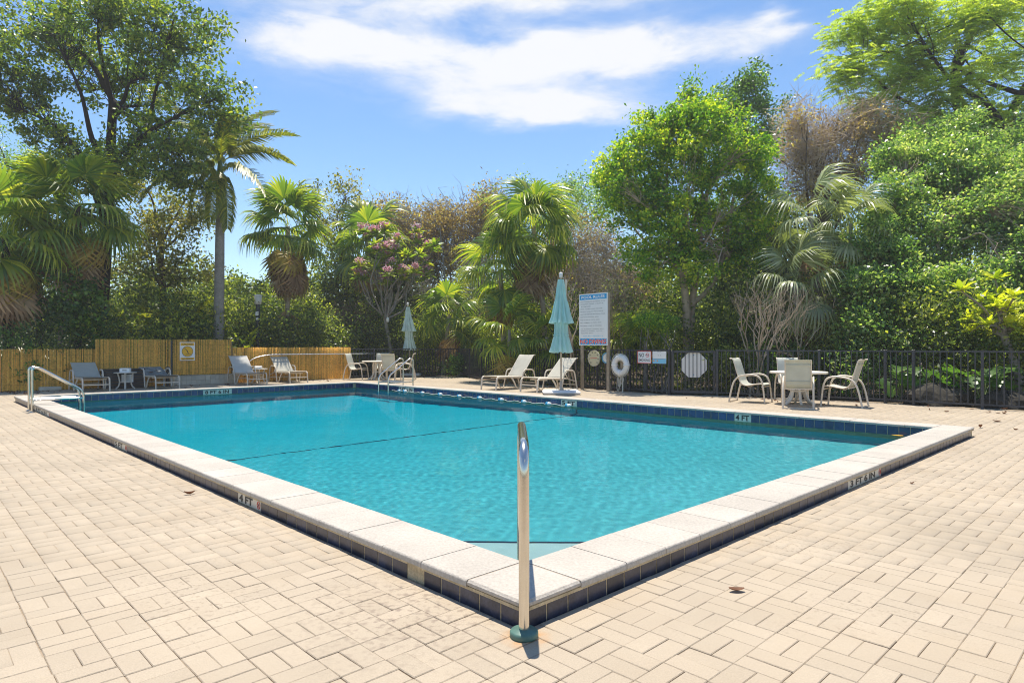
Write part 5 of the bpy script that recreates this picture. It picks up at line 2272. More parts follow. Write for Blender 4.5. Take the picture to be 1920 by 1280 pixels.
# ---- fan palms
def fan_leaf(L_, pet, nseg, rng, droop=0.35, spread=125, split=0.55, hang=0.0):
    """one fan leaf: petiole along +x from the origin, blade beyond it; blade faces +z"""
    V, Q, var = [], [], []
    # petiole
    w = 0.012
    V += [(0, -w, 0), (0, w, 0), (pet, w * 0.6, 0), (pet, -w * 0.6, 0)]
    Q.append((0, 1, 2, 3))
    var.append(0.75)
    for k in range(nseg):
        a = R(-spread + 2 * spread * (k + 0.5) / nseg)
        l = L_ * (0.72 + 0.28 * math.cos(a * 0.62)) * rng.uniform(0.9, 1.06)
        hw = math.tan(R(spread) / nseg) * l * split * 1.02
        dx_, dy_ = math.cos(a), math.sin(a)
        sx, sy = -dy_, dx_
        tip_droop = droop * l * rng.uniform(0.6, 1.4)
        b = len(V)
        fold = 0.25 * hw * (1 if k % 2 else -1)
        secs = ((0.03, 0.10, 0.0), (0.32, 0.62, 0.02), (split, 1.0, 0.12), (0.80, 0.55, 0.58), (1.0, 0.04, 1.35))
        for f, wf, df in secs:
            x, y = pet + dx_ * l * f, dy_ * l * f
            cup = -0.10 * l * f * abs(math.sin(a)) ** 2
            z = cup - tip_droop * df
            pull = 1 - 0.24 * df * droop
            for s in (-1, 1):
                V.append((pet + (x - pet) * pull + sx * hw * wf * s, y * pull + sy * hw * wf * s, z + fold * wf * s))
        v = float(np.clip(rng.normal(0.5, 0.2), 0, 1))
        for q in range(len(secs) - 1):
            Q.append((b + q * 2, b + q * 2 + 1, b + q * 2 + 3, b + q * 2 + 2))
            var.append(min(1, v + (0.12 if q == 3 else 0)))
    return np.array(V), np.array(Q), np.array(var)


LEAFLIB = {}


def leaf_variants(key, n, maker, mat):
    if key not in LEAFLIB:
        out = []
        for k in range(n):
            rng = np.random.default_rng(hash(key) % 9973 + k if False else 100 + 17 * k + len(key))
            V, Q, var = maker(rng)
            o = np_obj('frond', V, Q, mat, None, var)
            C.objects.unlink(o)
            out.append(o.data)
            bpy.data.objects.remove(o)
        LEAFLIB[key] = out
    return LEAFLIB[key]


def orient(p, az, el, roll, scale):
    """x axis of the leaf points to azimuth az and elevation el; its upper side looks up"""
    m4 = Matrix.Rotation(az, 4, 'Z') @ Matrix.Rotation(-el, 4, 'Y') @ Matrix.Rotation(roll, 4, 'X')
    return Matrix.Translation(Vector(p)) @ m4 @ Matrix.Scale(scale, 4)


def add_frond(mesh, name, parent, m4):
    o = bpy.data.objects.new(name, mesh)
    C.objects.link(o)
    attach(o, parent, True)
    o.matrix_basis = m4
    return o


def fan_palm(label, base, top, L_, pet, n_live, n_dry, seed, trunk_r=0.09, kind='palm', el_lo=-45, group=None, dry_len=1.0, name='fan_palm', gold=0, droop=0.40, bend=0.0, trunk_mat='palm_trunk', lean_dry=0.25):
    n_live, pet = max(9, int(n_live * 0.72)), pet * 1.28
    rng = np.random.default_rng(seed)
    t = thing(name, label, 'palm', (base[0], base[1], 0), 0, group)
    b, tp = Vector((base[0], base[1], -0.05)), Vector(top)
    mb = MB()
    md = (b + tp) / 2 + Vector((bend, 0, 0))
    pts = cr([b, md, tp], 10)
    m = len(pts)
    mb.tube(pts, [trunk_r * (1.15 - 0.25 * k / (m - 1)) * (1 + 0.06 * (k % 2)) for k in range(m)], 10)
    mb.build('trunk', M[trunk_mat], t)
    key = '%s_%.2f_%.2f_%.2f' % (kind, L_, pet, droop)
    live = leaf_variants(key, 4, lambda r_: fan_leaf(L_, pet, 30, r_, droop), LM[kind])
    dry = leaf_variants('dry_%.2f' % L_, 3, lambda r_: fan_leaf(L_ * 0.72 * dry_len, pet * 0.7, 15, r_, 0.25, 62, 0.55), LM['dry'])
    gold_ = leaf_variants('gold_%.2f' % L_, 2, lambda r_: fan_leaf(L_ * 0.95, pet * 0.8, 22, r_, 0.5, 110, 0.5), LM['goldskirt'])
    for k in range(n_live):
        f = (k + 0.5) / n_live
        el = 78 - (78 - el_lo) * f ** 0.85 + rng.normal(0, 8)
        az = k * 2.39996 + rng.normal(0, 0.2)
        p = tp + Vector((0, 0, 0.15 - 0.45 * f))
        add_frond(live[k % 4], 'frond', t, orient(p, az, R(el), rng.normal(0, 0.25), rng.uniform(0.85, 1.1)))
    for k in range(gold):
        az = k * 2.39996 + 0.7 + rng.normal(0, 0.2)
        p = tp + Vector((0, 0, -0.4 - 0.15 * k / max(1, gold)))
        add_frond(gold_[k % 2], 'frond', t, orient(p, az, R(rng.uniform(-70, -50)), rng.normal(0, 0.2), rng.uniform(0.85, 1.05)))
    for k in range(n_dry):
        f = (k + 0.5) / n_dry
        az = k * 2.39996 + rng.normal(0, 0.3)
        p = tp + Vector((math.cos(az) * trunk_r, math.sin(az) * trunk_r, -0.35 - 0.75 * f * dry_len))
        add_frond(dry[k % 3], 'dry_frond', t, orient(p, az, R(rng.uniform(-86, -70 + 30 * lean_dry)), rng.normal(0, 0.3), rng.uniform(0.8, 1.1)))
    return t


def feather_leaf(L_, rng, n=46, ll=0.55, arch=0.9, hang=0.7):
    """pinnate frond: rachis arching from the origin along +x"""
    V, Q, var = [], [], []

    def rp(s):
        return np.array([L_ * (s - 0.10 * s * s), 0, L_ * arch * (0.30 * s - 0.62 * s * s)])
    m = 10
    for k in range(m):
        p, q = rp(k / m), rp((k + 1) / m)
        w0_, w1_ = 0.032 * (1 - k / m) + 0.006, 0.032 * (1 - (k + 1) / m) + 0.006
        b = len(V)
        V += [p + [0, -w0_, 0], p + [0, w0_, 0], q + [0, w1_, 0], q + [0, -w1_, 0]]
        Q.append((b, b + 1, b + 2, b + 3))
        var.append(0.9)
    for k in range(n):
        s = 0.12 + 0.87 * (k + 0.5) / n
        p = rp(s)
        l = ll * (0.35 + 0.65 * math.sin(math.pi * min(1, 0.18 + 0.80 * s)) ** 0.7) * rng.uniform(0.85, 1.1)
        for sd_ in (-1, 1):
            d = unit(np.array([0.55 + 0.5 * s, sd_ * 0.85, 0.12 + rng.normal(0, 0.16)]))
            d2 = unit(np.array([0.5 + 0.4 * s, sd_ * 0.55, -hang + rng.normal(0, 0.15)]))
            w = 0.030
            side = unit(np.cross(d, [0, 0, 1])) * w
            a0, a1, a2 = p, p + d * l * 0.45, p + d * l * 0.45 + d2 * l * 0.55
            b = len(V)
            V += [a0 - side * 0.5, a0 + side * 0.5, a1 + side, a1 - side, a2 + side * 0.08, a2 - side * 0.08]
            Q += [(b, b + 1, b + 2, b + 3), (b + 3, b + 2, b + 4, b + 5)]
            v = float(np.clip(rng.normal(0.5, 0.22), 0, 1))
            var += [v, v]
    return np.array(V), np.array(Q), np.array(var)


# ================================================================== the plants, left to right
def tw(u, v, d):
    """point on the sight line through a photo pixel at distance d"""
    return (X(u, d), d, Z(v, d))


# --- big leafy tree at the left
d = 22.5
trunk = [(X(186, d), d, -0.1, 0.26), (X(191, d), d, Z(560, d), 0.23), (X(200, d), d, Z(430, d), 0.20), (X(206, d), d, Z(310, d), 0.17), (X(212, d), d, Z(190, d), 0.13)]
E = []
for (u, v, ru, rv) in ((90, 60, 110, 90), (210, 20, 130, 100), (330, 90, 95, 100), (400, 190, 70, 55), (60, 190, 90, 70), (230, 150, 120, 80), (290, 250, 85, 55), (130, 260, 80, 45), (-40, 110, 80, 110), (260, 305, 80, 40), (170, 320, 80, 35), (330, 330, 50, 35), (350, 270, 50, 40)):
    E.append((*tw(u, v, d + (u % 7 - 3) * 0.35), ru / F * d, 1.5, rv / F * d))
tree('almond_tree', 'tall broad-leaved tree with a dark forked trunk rising behind the bamboo screen', 'tree', trunk, E, 640, 44, (0.17, 0.09), 0.36, LM['almond'], M['bark_dark'], 1, n_limb=14, flat=0.6, attach_from=0.5, limb_r=0.45, shell=0.55, droop=0.35, crown_var=0.3)

# lower light-green trees between the big trunk and the tall palm
d = 26.0
E = [(*tw(u, v, d), ru / F * d, 1.6, rv / F * d) for (u, v, ru, rv) in ((300, 430, 90, 70), (370, 400, 45, 70), (250, 360, 70, 50), (330, 500, 80, 60), (250, 490, 60, 60))]
tree('leafy_tree', 'mid green tree filling the gap between the dark trunk and the tall smooth palm', 'tree', [(X(300, d), d, -0.1, 0.14), (X(306, d), d, Z(560, d), 0.12), (X(300, d), d, Z(440, d), 0.08)], E, 120, 70, (0.15, 0.085), 0.42, LM['olive'], M['bark'], 2, n_limb=8, shell=0.6, crown_var=0.3)
d = 25.0
E = [(*tw(u, v, d), ru / F * d, 1.5, rv / F * d) for (u, v, ru, rv) in ((5, 300, 60, 90), (60, 330, 60, 60), (30, 420, 50, 60))]
tree('leafy_tree', 'grey-green small-leaved tree behind the fan palms at the far left', 'tree', [(X(20, d), d, -0.1, 0.12), (X(24, d), d, Z(480, d), 0.09), (X(25, d), d, Z(360, d), 0.06)], E, 70, 80, (0.10, 0.055), 0.40, LM['vine'], M['bark'], 3, n_limb=6, shell=0.6)

# --- fan palms at the left
fan_palm('fan palm cut by the left edge with a long brown skirt above the bamboo', (X(15, 19.2), 19.2), tw(10, 440, 19.2), 1.25, 0.75, 30, 18, 31, 0.10, el_lo=-40, gold=14, dry_len=1.3, trunk_mat='bark_dark', group='fan palms behind the bamboo')
fan_palm('bushy fan palm with hanging brown skirt in front of the big dark trunk', (X(146, 20.6), 20.6), tw(146, 385, 20.6), 1.20, 0.85, 34, 26, 32, 0.10, el_lo=-42, gold=8, dry_len=1.35, trunk_mat='bark_dark', group='fan palms behind the bamboo')
fan_palm('fan palm crown just right of the far left palm, nearer its top', (X(75, 21.6), 21.6), tw(70, 395, 21.6), 1.15, 0.8, 24, 14, 33, 0.09, el_lo=-45, gold=5, trunk_mat='bark_dark', group='fan palms behind the bamboo')

# --- small round-leaved tree with pale trunk
d = 20.0
E = [(*tw(u, v, d), ru / F * d, 0.8, rv / F * d) for (u, v, ru, rv) in ((125, 520, 55, 35), (150, 570, 35, 40), (85, 580, 30, 35), (120, 600, 45, 25))]
tree('seagrape_tree', 'small tree with round dull leaves and a pale trunk behind the low bamboo', 'tree', [(X(112, d), d, -0.1, 0.085), (X(115, d), d, Z(600, d), 0.075), (X(121, d), d, Z(540, d), 0.06)], E, 65, 40, (0.13, 0.12), 0.27, LM['dark'], M['bark_pale'], 4, n_limb=6, shell=0.6, limb_r=0.3)

# --- tall smooth palm
d = 24.0
rb = thing('royal_palm', 'tall palm with a smooth grey ringed trunk and drooping feather fronds', 'palm', (X(409, d), d, 0))
mb = MB()
zt0, zt1 = Z(388, d), Z(320, d)
pts, rs = [], []
n = 110
for k in range(n + 1):
    f = k / n
    pts.append((X(409 + 4 * f, d), d, -0.1 + (zt0 + 0.1) * f))
    rs.append((0.205 - 0.055 * f + 0.03 * math.exp(-f * 12)) * (1.0 + (0.012 if k % 2 else -0.012)))
mb.tube(pts, rs, 16)
mb.build('trunk', M['palm_trunk'], rb)
mb = MB()
mb.tube([(X(413, d), d, zt0), (X(413, d), d, zt0 + 0.5), (X(413, d), d, zt1), (X(413, d), d, zt1 + 0.5)], [0.145, 0.15, 0.11, 0.06], 14)
mb.build('crownshaft', M['crownshaft'], rb)
fmesh = leaf_variants('royal', 4, lambda r_: feather_leaf(3.2, r_, 80, 0.85, 1.0, 1.0), LM['royal'])
rngp = np.random.default_rng(77)
tp = Vector((X(413, d), d, zt1 + 0.3))
for k, (az, el) in enumerate(((172, 52), (5, 40), (20, 66), (-10, 14), (195, 22), (160, 2), (-30, -8), (100, 45), (-95, 10), (215, -12), (60, 60), (-60, 35), (130, 20), (250, -30), (-75, -48), (215, 58), (-45, -62), (238, -60))):
    add_frond(fmesh[k % 4], 'frond', rb, orient(tp + Vector((0, 0, -0.25 * (el < 0))), R(az), R(el), rngp.normal(0, 0.15), 0.95 if el > -20 else 0.75))
mb = MB()
mb.tube([tp, tp + Vector((0, 0, 2.9))], [0.06, 0.012], 8)
mb.build('spear_leaf', M['crownshaft'], rb)

# --- yellow-green broad-leaf clump behind the bamboo step
def broad_leaf(L_, W_, rng, droop=0.4, split=0):
    V, Q, var = [], [], []
    n = 9
    for k in range(n):
        t = k / (n - 1)
        w = W_ * (math.sin(math.pi * (0.04 + 0.93 * t ** 0.85))) ** 0.75
        x, z = L_ * t * (1 - 0.12 * droop * t), -droop * L_ * 0.45 * t * t
        for s, dz in ((-1, 0.22), (-0.5, 0.10), (0, 0.0), (0.5, 0.10), (1, 0.22)):
            V.append((x, s * w, z + dz * w + 0.01 * math.sin(k * 2.1 + s * 3)))
    for k in range(n - 1):
        for s in range(4):
            if split and k % 2 and s in (0, 3) and 0 < k < n - 2:
                continue
            Q.append((k * 5 + s, (k + 1) * 5 + s, (k + 1) * 5 + s + 1, k * 5 + s + 1))
            var.append(float(np.clip(rng.normal(0.5, 0.12), 0, 1)))
    return np.array(V), np.array(Q), np.array(var)


bl = leaf_variants('banana', 3, lambda r_: broad_leaf(1.15, 0.16, r_, 0.5), LM['yellowgreen'])
bp = thing('banana_plant', 'bright yellow-green broad-leaved plant behind the step in the bamboo', 'plant', (X(462, 24.3), 24.3, 0))
for k in range(13):
    add_frond(bl[k % 3], 'leaf', bp, orient((X(462, 24.3) + rngp.normal(0, 0.12), 24.3 + rngp.normal(0, 0.1), 0.95 + rngp.uniform(-0.2, 0.2)), k * 2.4, R(rngp.uniform(15, 75)), rngp.normal(0, 0.5), rngp.uniform(0.7, 1.1)))
mb = MB()
for k in range(5):
    a = k * 1.25
    mb.tube([(X(462, 24.3) + 0.1 * math.cos(a), 24.3 + 0.1 * math.sin(a), -0.05), (X(462, 24.3) + 0.16 * math.cos(a), 24.3 + 0.16 * math.sin(a), 1.0)], 0.03, 6)
mb.build('stem', M['crownshaft'], bp)

# --- clumping feather palms in the shade behind the tall bamboo
for k, (u, d, zc, lab) in enumerate(((262, 24.6, 0.5, 'dark clumping feather palm behind the tall bamboo, left of the fence post'), (338, 24.9, 0.9, 'clumping feather palm with arching fronds above the caution sign'))):
    ap = thing('clumping_palm', lab, 'palm', (X(u, d), d, 0), 0, 'clumping palms behind the bamboo')
    for q in range(15):
        az = q * 2.4 + k
        el = rngp.uniform(28, 82)
        add_frond(fmesh[q % 4], 'frond', ap, orient((X(u, d) + 0.25 * math.cos(az), d + 0.2 * math.sin(az), zc + rngp.uniform(0, 0.5)), az, R(el), rngp.normal(0, 0.2), rngp.uniform(0.55, 0.78)))
    for q in range(5):
        az = q * 1.26
        mb = MB()
        mb.tube([(X(u, d) + 0.22 * math.cos(az), d + 0.2 * math.sin(az), -0.05), (X(u, d) + 0.28 * math.cos(az), d + 0.26 * math.sin(az), zc + 0.5)], 0.035, 6)
        mb.build('stem', M['crownshaft'], ap)

# --- fan palm in the middle left
fan_palm('fan palm with a big brown skirt behind the bamboo, right of the lamp post', (X(530, 26.6), 26.6), tw(540, 425, 26.6), 1.20, 0.80, 36, 38, 34, 0.085, el_lo=-32, gold=6, bend=0.1, dry_len=1.5, trunk_mat='bark_pale')
dfl = leaf_variants('dry_1.20', 3, None, None)
o_ = bpy.data.objects['fan_palm.003'] if 'fan_palm.003' in bpy.data.objects else None
if o_:
    for k in range(4):
        add_frond(dfl[k % 3], 'dry_frond', o_, orient((X(534, 26.6), 26.6, Z(545 + 4 * k, 26.6)), k * 1.7, R(-84), 0.2 * k, 0.95))

# --- sparse yellowing tree behind
d = 33.0
E = [(*tw(u, v, d), ru / F * d, 1.8, rv / F * d) for (u, v, ru, rv) in ((590, 380, 50, 45), (640, 360, 55, 45), (670, 400, 40, 50), (610, 440, 45, 45))]
tree('sparse_tree', 'thin-leaved tree with bare reddish branches between the middle fan palm and the pink-flowered tree', 'tree', [(X(655, d), d, -0.1, 0.16), (X(650, d), d, Z(540, d), 0.13), (X(635, d), d, Z(450, d), 0.09)], E, 95, 22, (0.17, 0.10), 0.40, LM['olive'], M['bark'], 6, n_limb=10, shell=0.6, limb_r=0.5, crown_var=0.3)

# --- frangipani with pink flowers
def frangipani(label, base, d, tips, seed, leaf_key, leaf_mat, flowers, name='frangipani', lsize=0.46):
    rng = np.random.default_rng(seed)
    t = thing(name, label, 'tree', (base[0], base[1], 0))
    root = V3([base[0], base[1], -0.05])
    fork = V3([base[2], base[3], base[4]])
    mb = MB()
    mb.tube(cr([tuple(root), tuple((root + fork) / 2 + [0.03, 0, 0]), tuple(fork)], 5), [0.105, 0.10, 0.098, 0.095, 0.09, 0.088, 0.085, 0.083, 0.08, 0.078, 0.075], 9)
    mb.build('trunk', M['bark_grey'], t)
    lv = leaf_variants(leaf_key, 3, lambda r_: broad_leaf(lsize, lsize * 0.17, r_, 0.35), leaf_mat)
    for tip in tips:
        tip = V3(tip)
        mb = MB()
        pts = limb_tubes(mb, fork, tip, 0.055, 0.022, rng, 0.25)
        pa = V3([tuple(p) for p in pts])
        ends = [tip]
        for k in range(2):
            e_ = tip + rng.normal(size=3) * np.array([0.4, 0.35, 0.3])
            limb_tubes(mb, pa[len(pa) // 2 + k], e_, 0.03, 0.018, rng, 0.2, n=5, seg=3)
            ends.append(e_)
        mb.build('limb', M['bark_grey'], t)
        for e_ in ends:
            nl_ = 17
            Vl, Ql, vl = [], [], []
            for k in range(nl_):
                src = lv[k % 3]
                m4 = orient(e_, k * 2.4 + rng.normal(0, .2), R(rng.uniform(-10, 65)), rng.normal(0, 0.3), rng.uniform(0.7, 1.1))
                co = np.empty(len(src.vertices) * 3)
                src.vertices.foreach_get('co', co)
                co = np.c_[co.reshape(-1, 3), np.ones(len(src.vertices))] @ np.array(m4).T
                b = sum(len(q) for q in Vl)
                Vl.append(co[:, :3])
                ql = np.empty(len(src.polygons) * 4, dtype=np.int32)
                src.polygons.foreach_get('vertices', ql)
                Ql.append(ql.reshape(-1, 4) + b)
                vl.append(np.clip(np.full(len(src.polygons), rng.normal(0.5, 0.25)), 0, 1))
            np_obj('leaf_rosette', np.concatenate(Vl), np.concatenate(Ql), leaf_mat, t, np.concatenate(vl))
        if flowers and rng.random() < flowers:
            for e_ in ends:
                n = 70
                Cn = e_ + np.array([0, -0.1, 0.27]) + rng.normal(size=(n, 3)) * np.array([0.10, 0.10, 0.07])
                V, Q = leaf_quads(Cn, 0.12, 0.08, rng, 1.0, 0.0)
                np_obj('flower_cluster', V, Q, LM['flower'], t, rng.random(n), kind='stuff')
    return t


d = 28.6
tips = [tw(u, v, d + dd_) for u, v, dd_ in ((672, 520, -0.4), (692, 475, 0.3), (722, 432, 0.2), (745, 455, -0.5), (760, 478, 0.4), (778, 510, -0.3), (800, 515, 0.3), (812, 470, 0.2), (735, 500, -0.8), (700, 440, 0.6), (705, 505, -0.6), (755, 512, -0.7), (722, 470, -0.6), (782, 455, 0.5))]
frangipani('pink-flowered frangipani with bare forking limbs behind the small sunshade', (X(738, d), d, X(722, d), d, Z(598, d)), d, tips, 9, 'frangi', LM['frangi'], 0.85)

# --- clump palm behind it
fan_palm('dark green palm with dry skirt behind the pink-flowered tree', (X(688, 31), 31), tw(690, 452, 31), 1.5, 0.8, 26, 12, 35, 0.10, el_lo=-40)

# --- big fan palms in the centre
gP = 'fan palms behind the black fence'
fan_palm('tall fan palm with glossy drooping leaves left of the big sunshade', (X(1025, 23.4), 23.4), tw(1000, 425, 23.4), 1.12, 0.80, 38, 26, 36, 0.09, el_lo=-42, gold=4, group=gP, droop=0.55, dry_len=1.3, bend=0.1, trunk_mat='bark_pale')
fan_palm('shorter fan palm with yellow-green leaves leaning over the bend in the fence', (X(948, 23.9), 23.9), tw(938, 505, 23.9), 1.15, 0.8, 24, 12, 37, 0.08, el_lo=-40, gold=4, group=gP, droop=0.45)
fan_palm('low fan palm spilling over the fence left of the right-hand loungers', (X(955, 22.3), 22.3), tw(955, 618, 22.3), 0.95, 0.6, 20, 4, 38, 0.07, el_lo=-30, group=gP, gold=3)
fan_palm('low fan palm just behind the teal sunshade', (X(1020, 21.6), 21.6), tw(1025, 632, 21.6), 0.85, 0.5, 16, 2, 39, 0.06, el_lo=-20, group=gP)
fan_palm('small fan palm right of the pool rules board', (X(1172, 20.6), 20.6), tw(1174, 632, 20.6), 0.80, 0.5, 14, 0, 40, 0.05, el_lo=-10, group=gP)
fan_palm('small blue-green fan palm behind the no smoking sign', (X(1209, 19.3), 19.3), tw(1210, 632, 19.3), 0.70, 0.45, 12, 0, 41, 0.05, el_lo=-10, group=gP)
fan_palm('dark fan palm low behind the small sunshade and the bend in the fence', (X(830, 28.5), 28.5), tw(842, 590, 28.5), 1.1, 0.7, 22, 14, 42, 0.08, el_lo=-40, group=gP)

# --- green tree behind the centre palms
d = 33.0
E = [(*tw(u, v, d), ru / F * d, 2.2, rv / F * d) for (u, v, ru, rv) in ((1020, 370, 70, 50), (1080, 360, 55, 50), (960, 400, 60, 45), (1120, 400, 50, 60), (1040, 430, 90, 40))]
tree('leafy_tree', 'fine-leaved green tree behind the tall centre fan palm', 'tree', [(X(1040, d), d, -0.1, 0.2), (X(1040, d), d, Z(520, d), 0.16), (X(1035, d), d, Z(420, d), 0.1)], E, 150, 80, (0.13, 0.07), 0.5, LM['vine'], M['bark'], 7, n_limb=8, shell=0.55)

# --- grey-brown vine-choked thicket
d = 34.0
rngt = np.random.default_rng(50)
E = [(*tw(u, v, d), ru / F * d, 1.8, rv / F * d) for (u, v, ru, rv) in ((760, 420, 90, 45), (850, 415, 70, 45), (920, 430, 60, 60), (840, 480, 90, 45), (920, 380, 40, 30), (770, 470, 70, 40))]
th = thing('thicket', 'grey-brown half-dead thicket of twigs behind the pink-flowered tree and the small sunshade', 'thicket', (X(850, d), d, 0))
mb = MB()
twig_mass(mb, E, 3200, 1.1, 0.012, rngt)
mb.build('twigs', M['bark_grey'], th)
cl = ellipsoids(E, 330, rngt, 0.5)
Cn = (cl[:, None, :] + rngt.normal(size=(330, 60, 3)) * 0.32).reshape(-1, 3)
V, Q = leaf_quads(Cn, 0.16, 0.08, rngt, 0.4, 0.3)
np_obj('foliage', V, Q, LM['brown'], th, np.clip(rngt.normal(0.55, 0.3, len(Q)), 0, 1))
mb = MB()
for k in range(7):
    c = cl[rngt.integers(170)]
    limb_tubes(mb, (c[0] + rngt.normal(0, 0.4), c[1], -0.1), c, 0.10, 0.03, rngt, 0.1)
mb.build('stem', M['bark_grey'], th)

E = [(*tw(u, v, d - 7), ru / F * d, 1.0, rv / F * d) for (u, v, ru, rv) in ((1090, 470, 60, 60), (1150, 520, 60, 60), (1100, 550, 50, 40), (1190, 560, 45, 45), (1050, 520, 40, 50))]
th = thing('thicket', 'brown tangle of twigs and withered leaves behind the pool rules board', 'thicket', (X(1120, d - 7), d - 7, 0))
mb = MB()
twig_mass(mb, E, 2200, 0.8, 0.009, rngt)
mb.build('twigs', M['bark_pale'], th)
cl = ellipsoids(E, 190, rngt, 0.5)
Cn = (cl[:, None, :] + rngt.normal(size=(190, 60, 3)) * 0.26).reshape(-1, 3)
V, Q = leaf_quads(Cn, 0.12, 0.06, rngt, 0.4, 0.3)
np_obj('foliage', V, Q, LM['brown'], th, np.clip(rngt.normal(0.5, 0.3, len(Q)), 0, 1))
mb = MB()
for k in range(6):
    c = cl[rngt.integers(190)]
    limb_tubes(mb, (c[0] + rngt.normal(0, 0.3), c[1], -0.1), c, 0.06, 0.02, rngt, 0.1)
mb.build('stem', M['bark_grey'], th)

# --- brown twig heap behind the bamboo end
d = 29.5
E = [(*tw(u, v, d), ru / F * d, 0.8, rv / F * d) for (u, v, ru, rv) in ((660, 600, 50, 35), (640, 625, 40, 25), (690, 620, 35, 30))]
tb_ = thing('twig_heap', 'brown tangle of dead twigs above the right end of the bamboo screen', 'bush', (X(665, d), d, 0))
mb = MB()
twig_mass(mb, E, 1300, 0.55, 0.010, rngt)
mb.build('twigs', mat_plain('dead_twig', (0.24, 0.165, 0.125), 0.9, noise=0.3, spec=0.1), tb_)

# --- the big bright tree right of centre
d = 19.6
trunk = [(X(1288, d), d, -0.1, 0.13), (X(1288, d), d, Z(600, d), 0.125), (X(1283, d), d, Z(540, d), 0.11), (X(1268, d), d, Z(470, d), 0.085), (X(1250, d), d, Z(370, d), 0.06)]
st2 = [(X(1297, d), d + 0.15, -0.1, 0.12), (X(1299, d), d + 0.15, Z(590, d), 0.11), (X(1310, d), d + 0.15, Z(500, d), 0.09), (X(1318, d), d + 0.1, Z(420, d), 0.07), (X(1335, d), d + 0.1, Z(320, d), 0.05)]
st3 = [(X(1299, d), d + 0.1, Z(570, d), 0.08), (X(1335, d), d + 0.1, Z(535, d), 0.07), (X(1360, d), d, Z(470, d), 0.055), (X(1375, d), d, Z(370, d), 0.04)]
E = []
for (u, v, ru, rv) in ((1220, 290, 70, 75), (1300, 270, 75, 80), (1370, 300, 75, 80), (1180, 370, 65, 70), (1250, 400, 85, 80), (1340, 410, 85, 80), (1410, 380, 60, 90), (1215, 480, 60, 50), (1300, 490, 75, 50), (1380, 480, 60, 50), (1150, 330, 35, 50), (1300, 220, 40, 35), (1240, 230, 25, 35), (1252, 205, 10, 32), (1292, 188, 11, 32), (1338, 200, 12, 30), (1206, 245, 10, 28), (1168, 300, 12, 30), (1132, 330, 14, 30), (1415, 285, 16, 32), (1380, 225, 12, 30)):
    E.append((*tw(u, v, d + 0.25 * ((u // 10) % 5 - 2)), ru / F * d, 1.1, rv / F * d))
tree('broadleaf_tree', 'large bright green multi-stemmed tree behind the gate', 'tree', trunk, E, 720, 78, (0.11, 0.068), 0.25, LM['bright'], M['bark_pale'], 11, n_limb=16, extra_stems=[st2, st3], limb_r=0.4, shell=0.5, attach_from=0.5, crown_var=0.3, up=1.0)
d = 30.0
E = [(*tw(u, v, d), ru / F * d, 1.6, rv / F * d) for (u, v, ru, rv) in ((1385, 200, 55, 55), (1440, 240, 45, 55), (1340, 230, 45, 40), (1400, 270, 60, 45), (1395, 160, 30, 22))]
tree('broadleaf_tree', 'dark green tree top showing behind the large bright tree', 'tree', [(X(1400, d), d, -0.1, 0.2), (X(1400, d), d, Z(400, d), 0.15), (X(1398, d), d, Z(240, d), 0.08)], E, 130, 85, (0.15, 0.09), 0.42, LM['dark'], M['bark'], 12, n_limb=7, shell=0.5)

# --- dry brown tree
d = 23.0
E = [(*tw(u, v, d), ru / F * d, 1.3, rv / F * d) for (u, v, ru, rv) in ((1500, 290, 60, 55), (1560, 260, 70, 55), (1620, 230, 55, 50), (1590, 320, 70, 40), (1490, 230, 22, 50), (1680, 260, 50, 50), (1520, 350, 60, 30))]
dt = tree('dry_tree', 'half-dead tree with brown leaves and pale twigs above the silver fan palm', 'tree', [(X(1545, d), d, -0.1, 0.14), (X(1540, d), d, Z(480, d), 0.11), (X(1550, d), d, Z(350, d), 0.07)], E, 190, 36, (0.125, 0.06), 0.36, LM['brown'], M['bark'], 13, n_limb=12, shell=0.55, limb_r=0.5, up=1.2)
mb = MB()
twig_mass(mb, E, 4200, 0.85, 0.008, np.random.default_rng(14))
mb.build('twigs', mat_plain('pale_twig', (0.60, 0.47, 0.33), 0.9, noise=0.2, spec=0.1), dt)

# --- silver fan palms
gS = 'silver fan palms behind the right table'
fan_palm('silver-grey fan palm, the tallest behind the right table', (X(1545, 18.3), 18.3), tw(1520, 400, 18.3), 0.85, 0.6, 18, 6, 43, 0.06, kind='silver', el_lo=-50, group=gS, droop=0.5)
fan_palm('silver-grey fan palm lower down with hanging leaves behind the right table', (X(1492, 17.8), 17.8), tw(1490, 535, 17.8), 0.85, 0.6, 20, 8, 44, 0.06, kind='silver', el_lo=-60, group=gS, droop=0.6)
fan_palm('silver-grey fan palm half hidden by the vine curtain', (X(1590, 18.0), 18.0), tw(1595, 420, 18.0), 0.75, 0.5, 12, 4, 45, 0.05, kind='silver', el_lo=-50, group=gS, droop=0.5)

# --- pale bare shrubs
def bare_shrub(label, base, d, stems, seed, L_=0.55, r=0.022, depth=5, mat='bark_pale', up=0.45, spread=0.42):
    rng = np.random.default_rng(seed)
    t = thing('bare_shrub', label, 'shrub', (base, d, 0))
    for s in range(stems):
        mb = MB()
        dr = np.array([rng.normal(0, 0.14), rng.normal(0, 0.14), 1.0])
        bare_branch(mb, (base + rng.normal(0, 0.12), d + rng.normal(0, 0.1), -0.05), dr, L_ * 1.5, r, depth, rng, spread, up)
        mb.build('stem', M[mat], t)
    return t


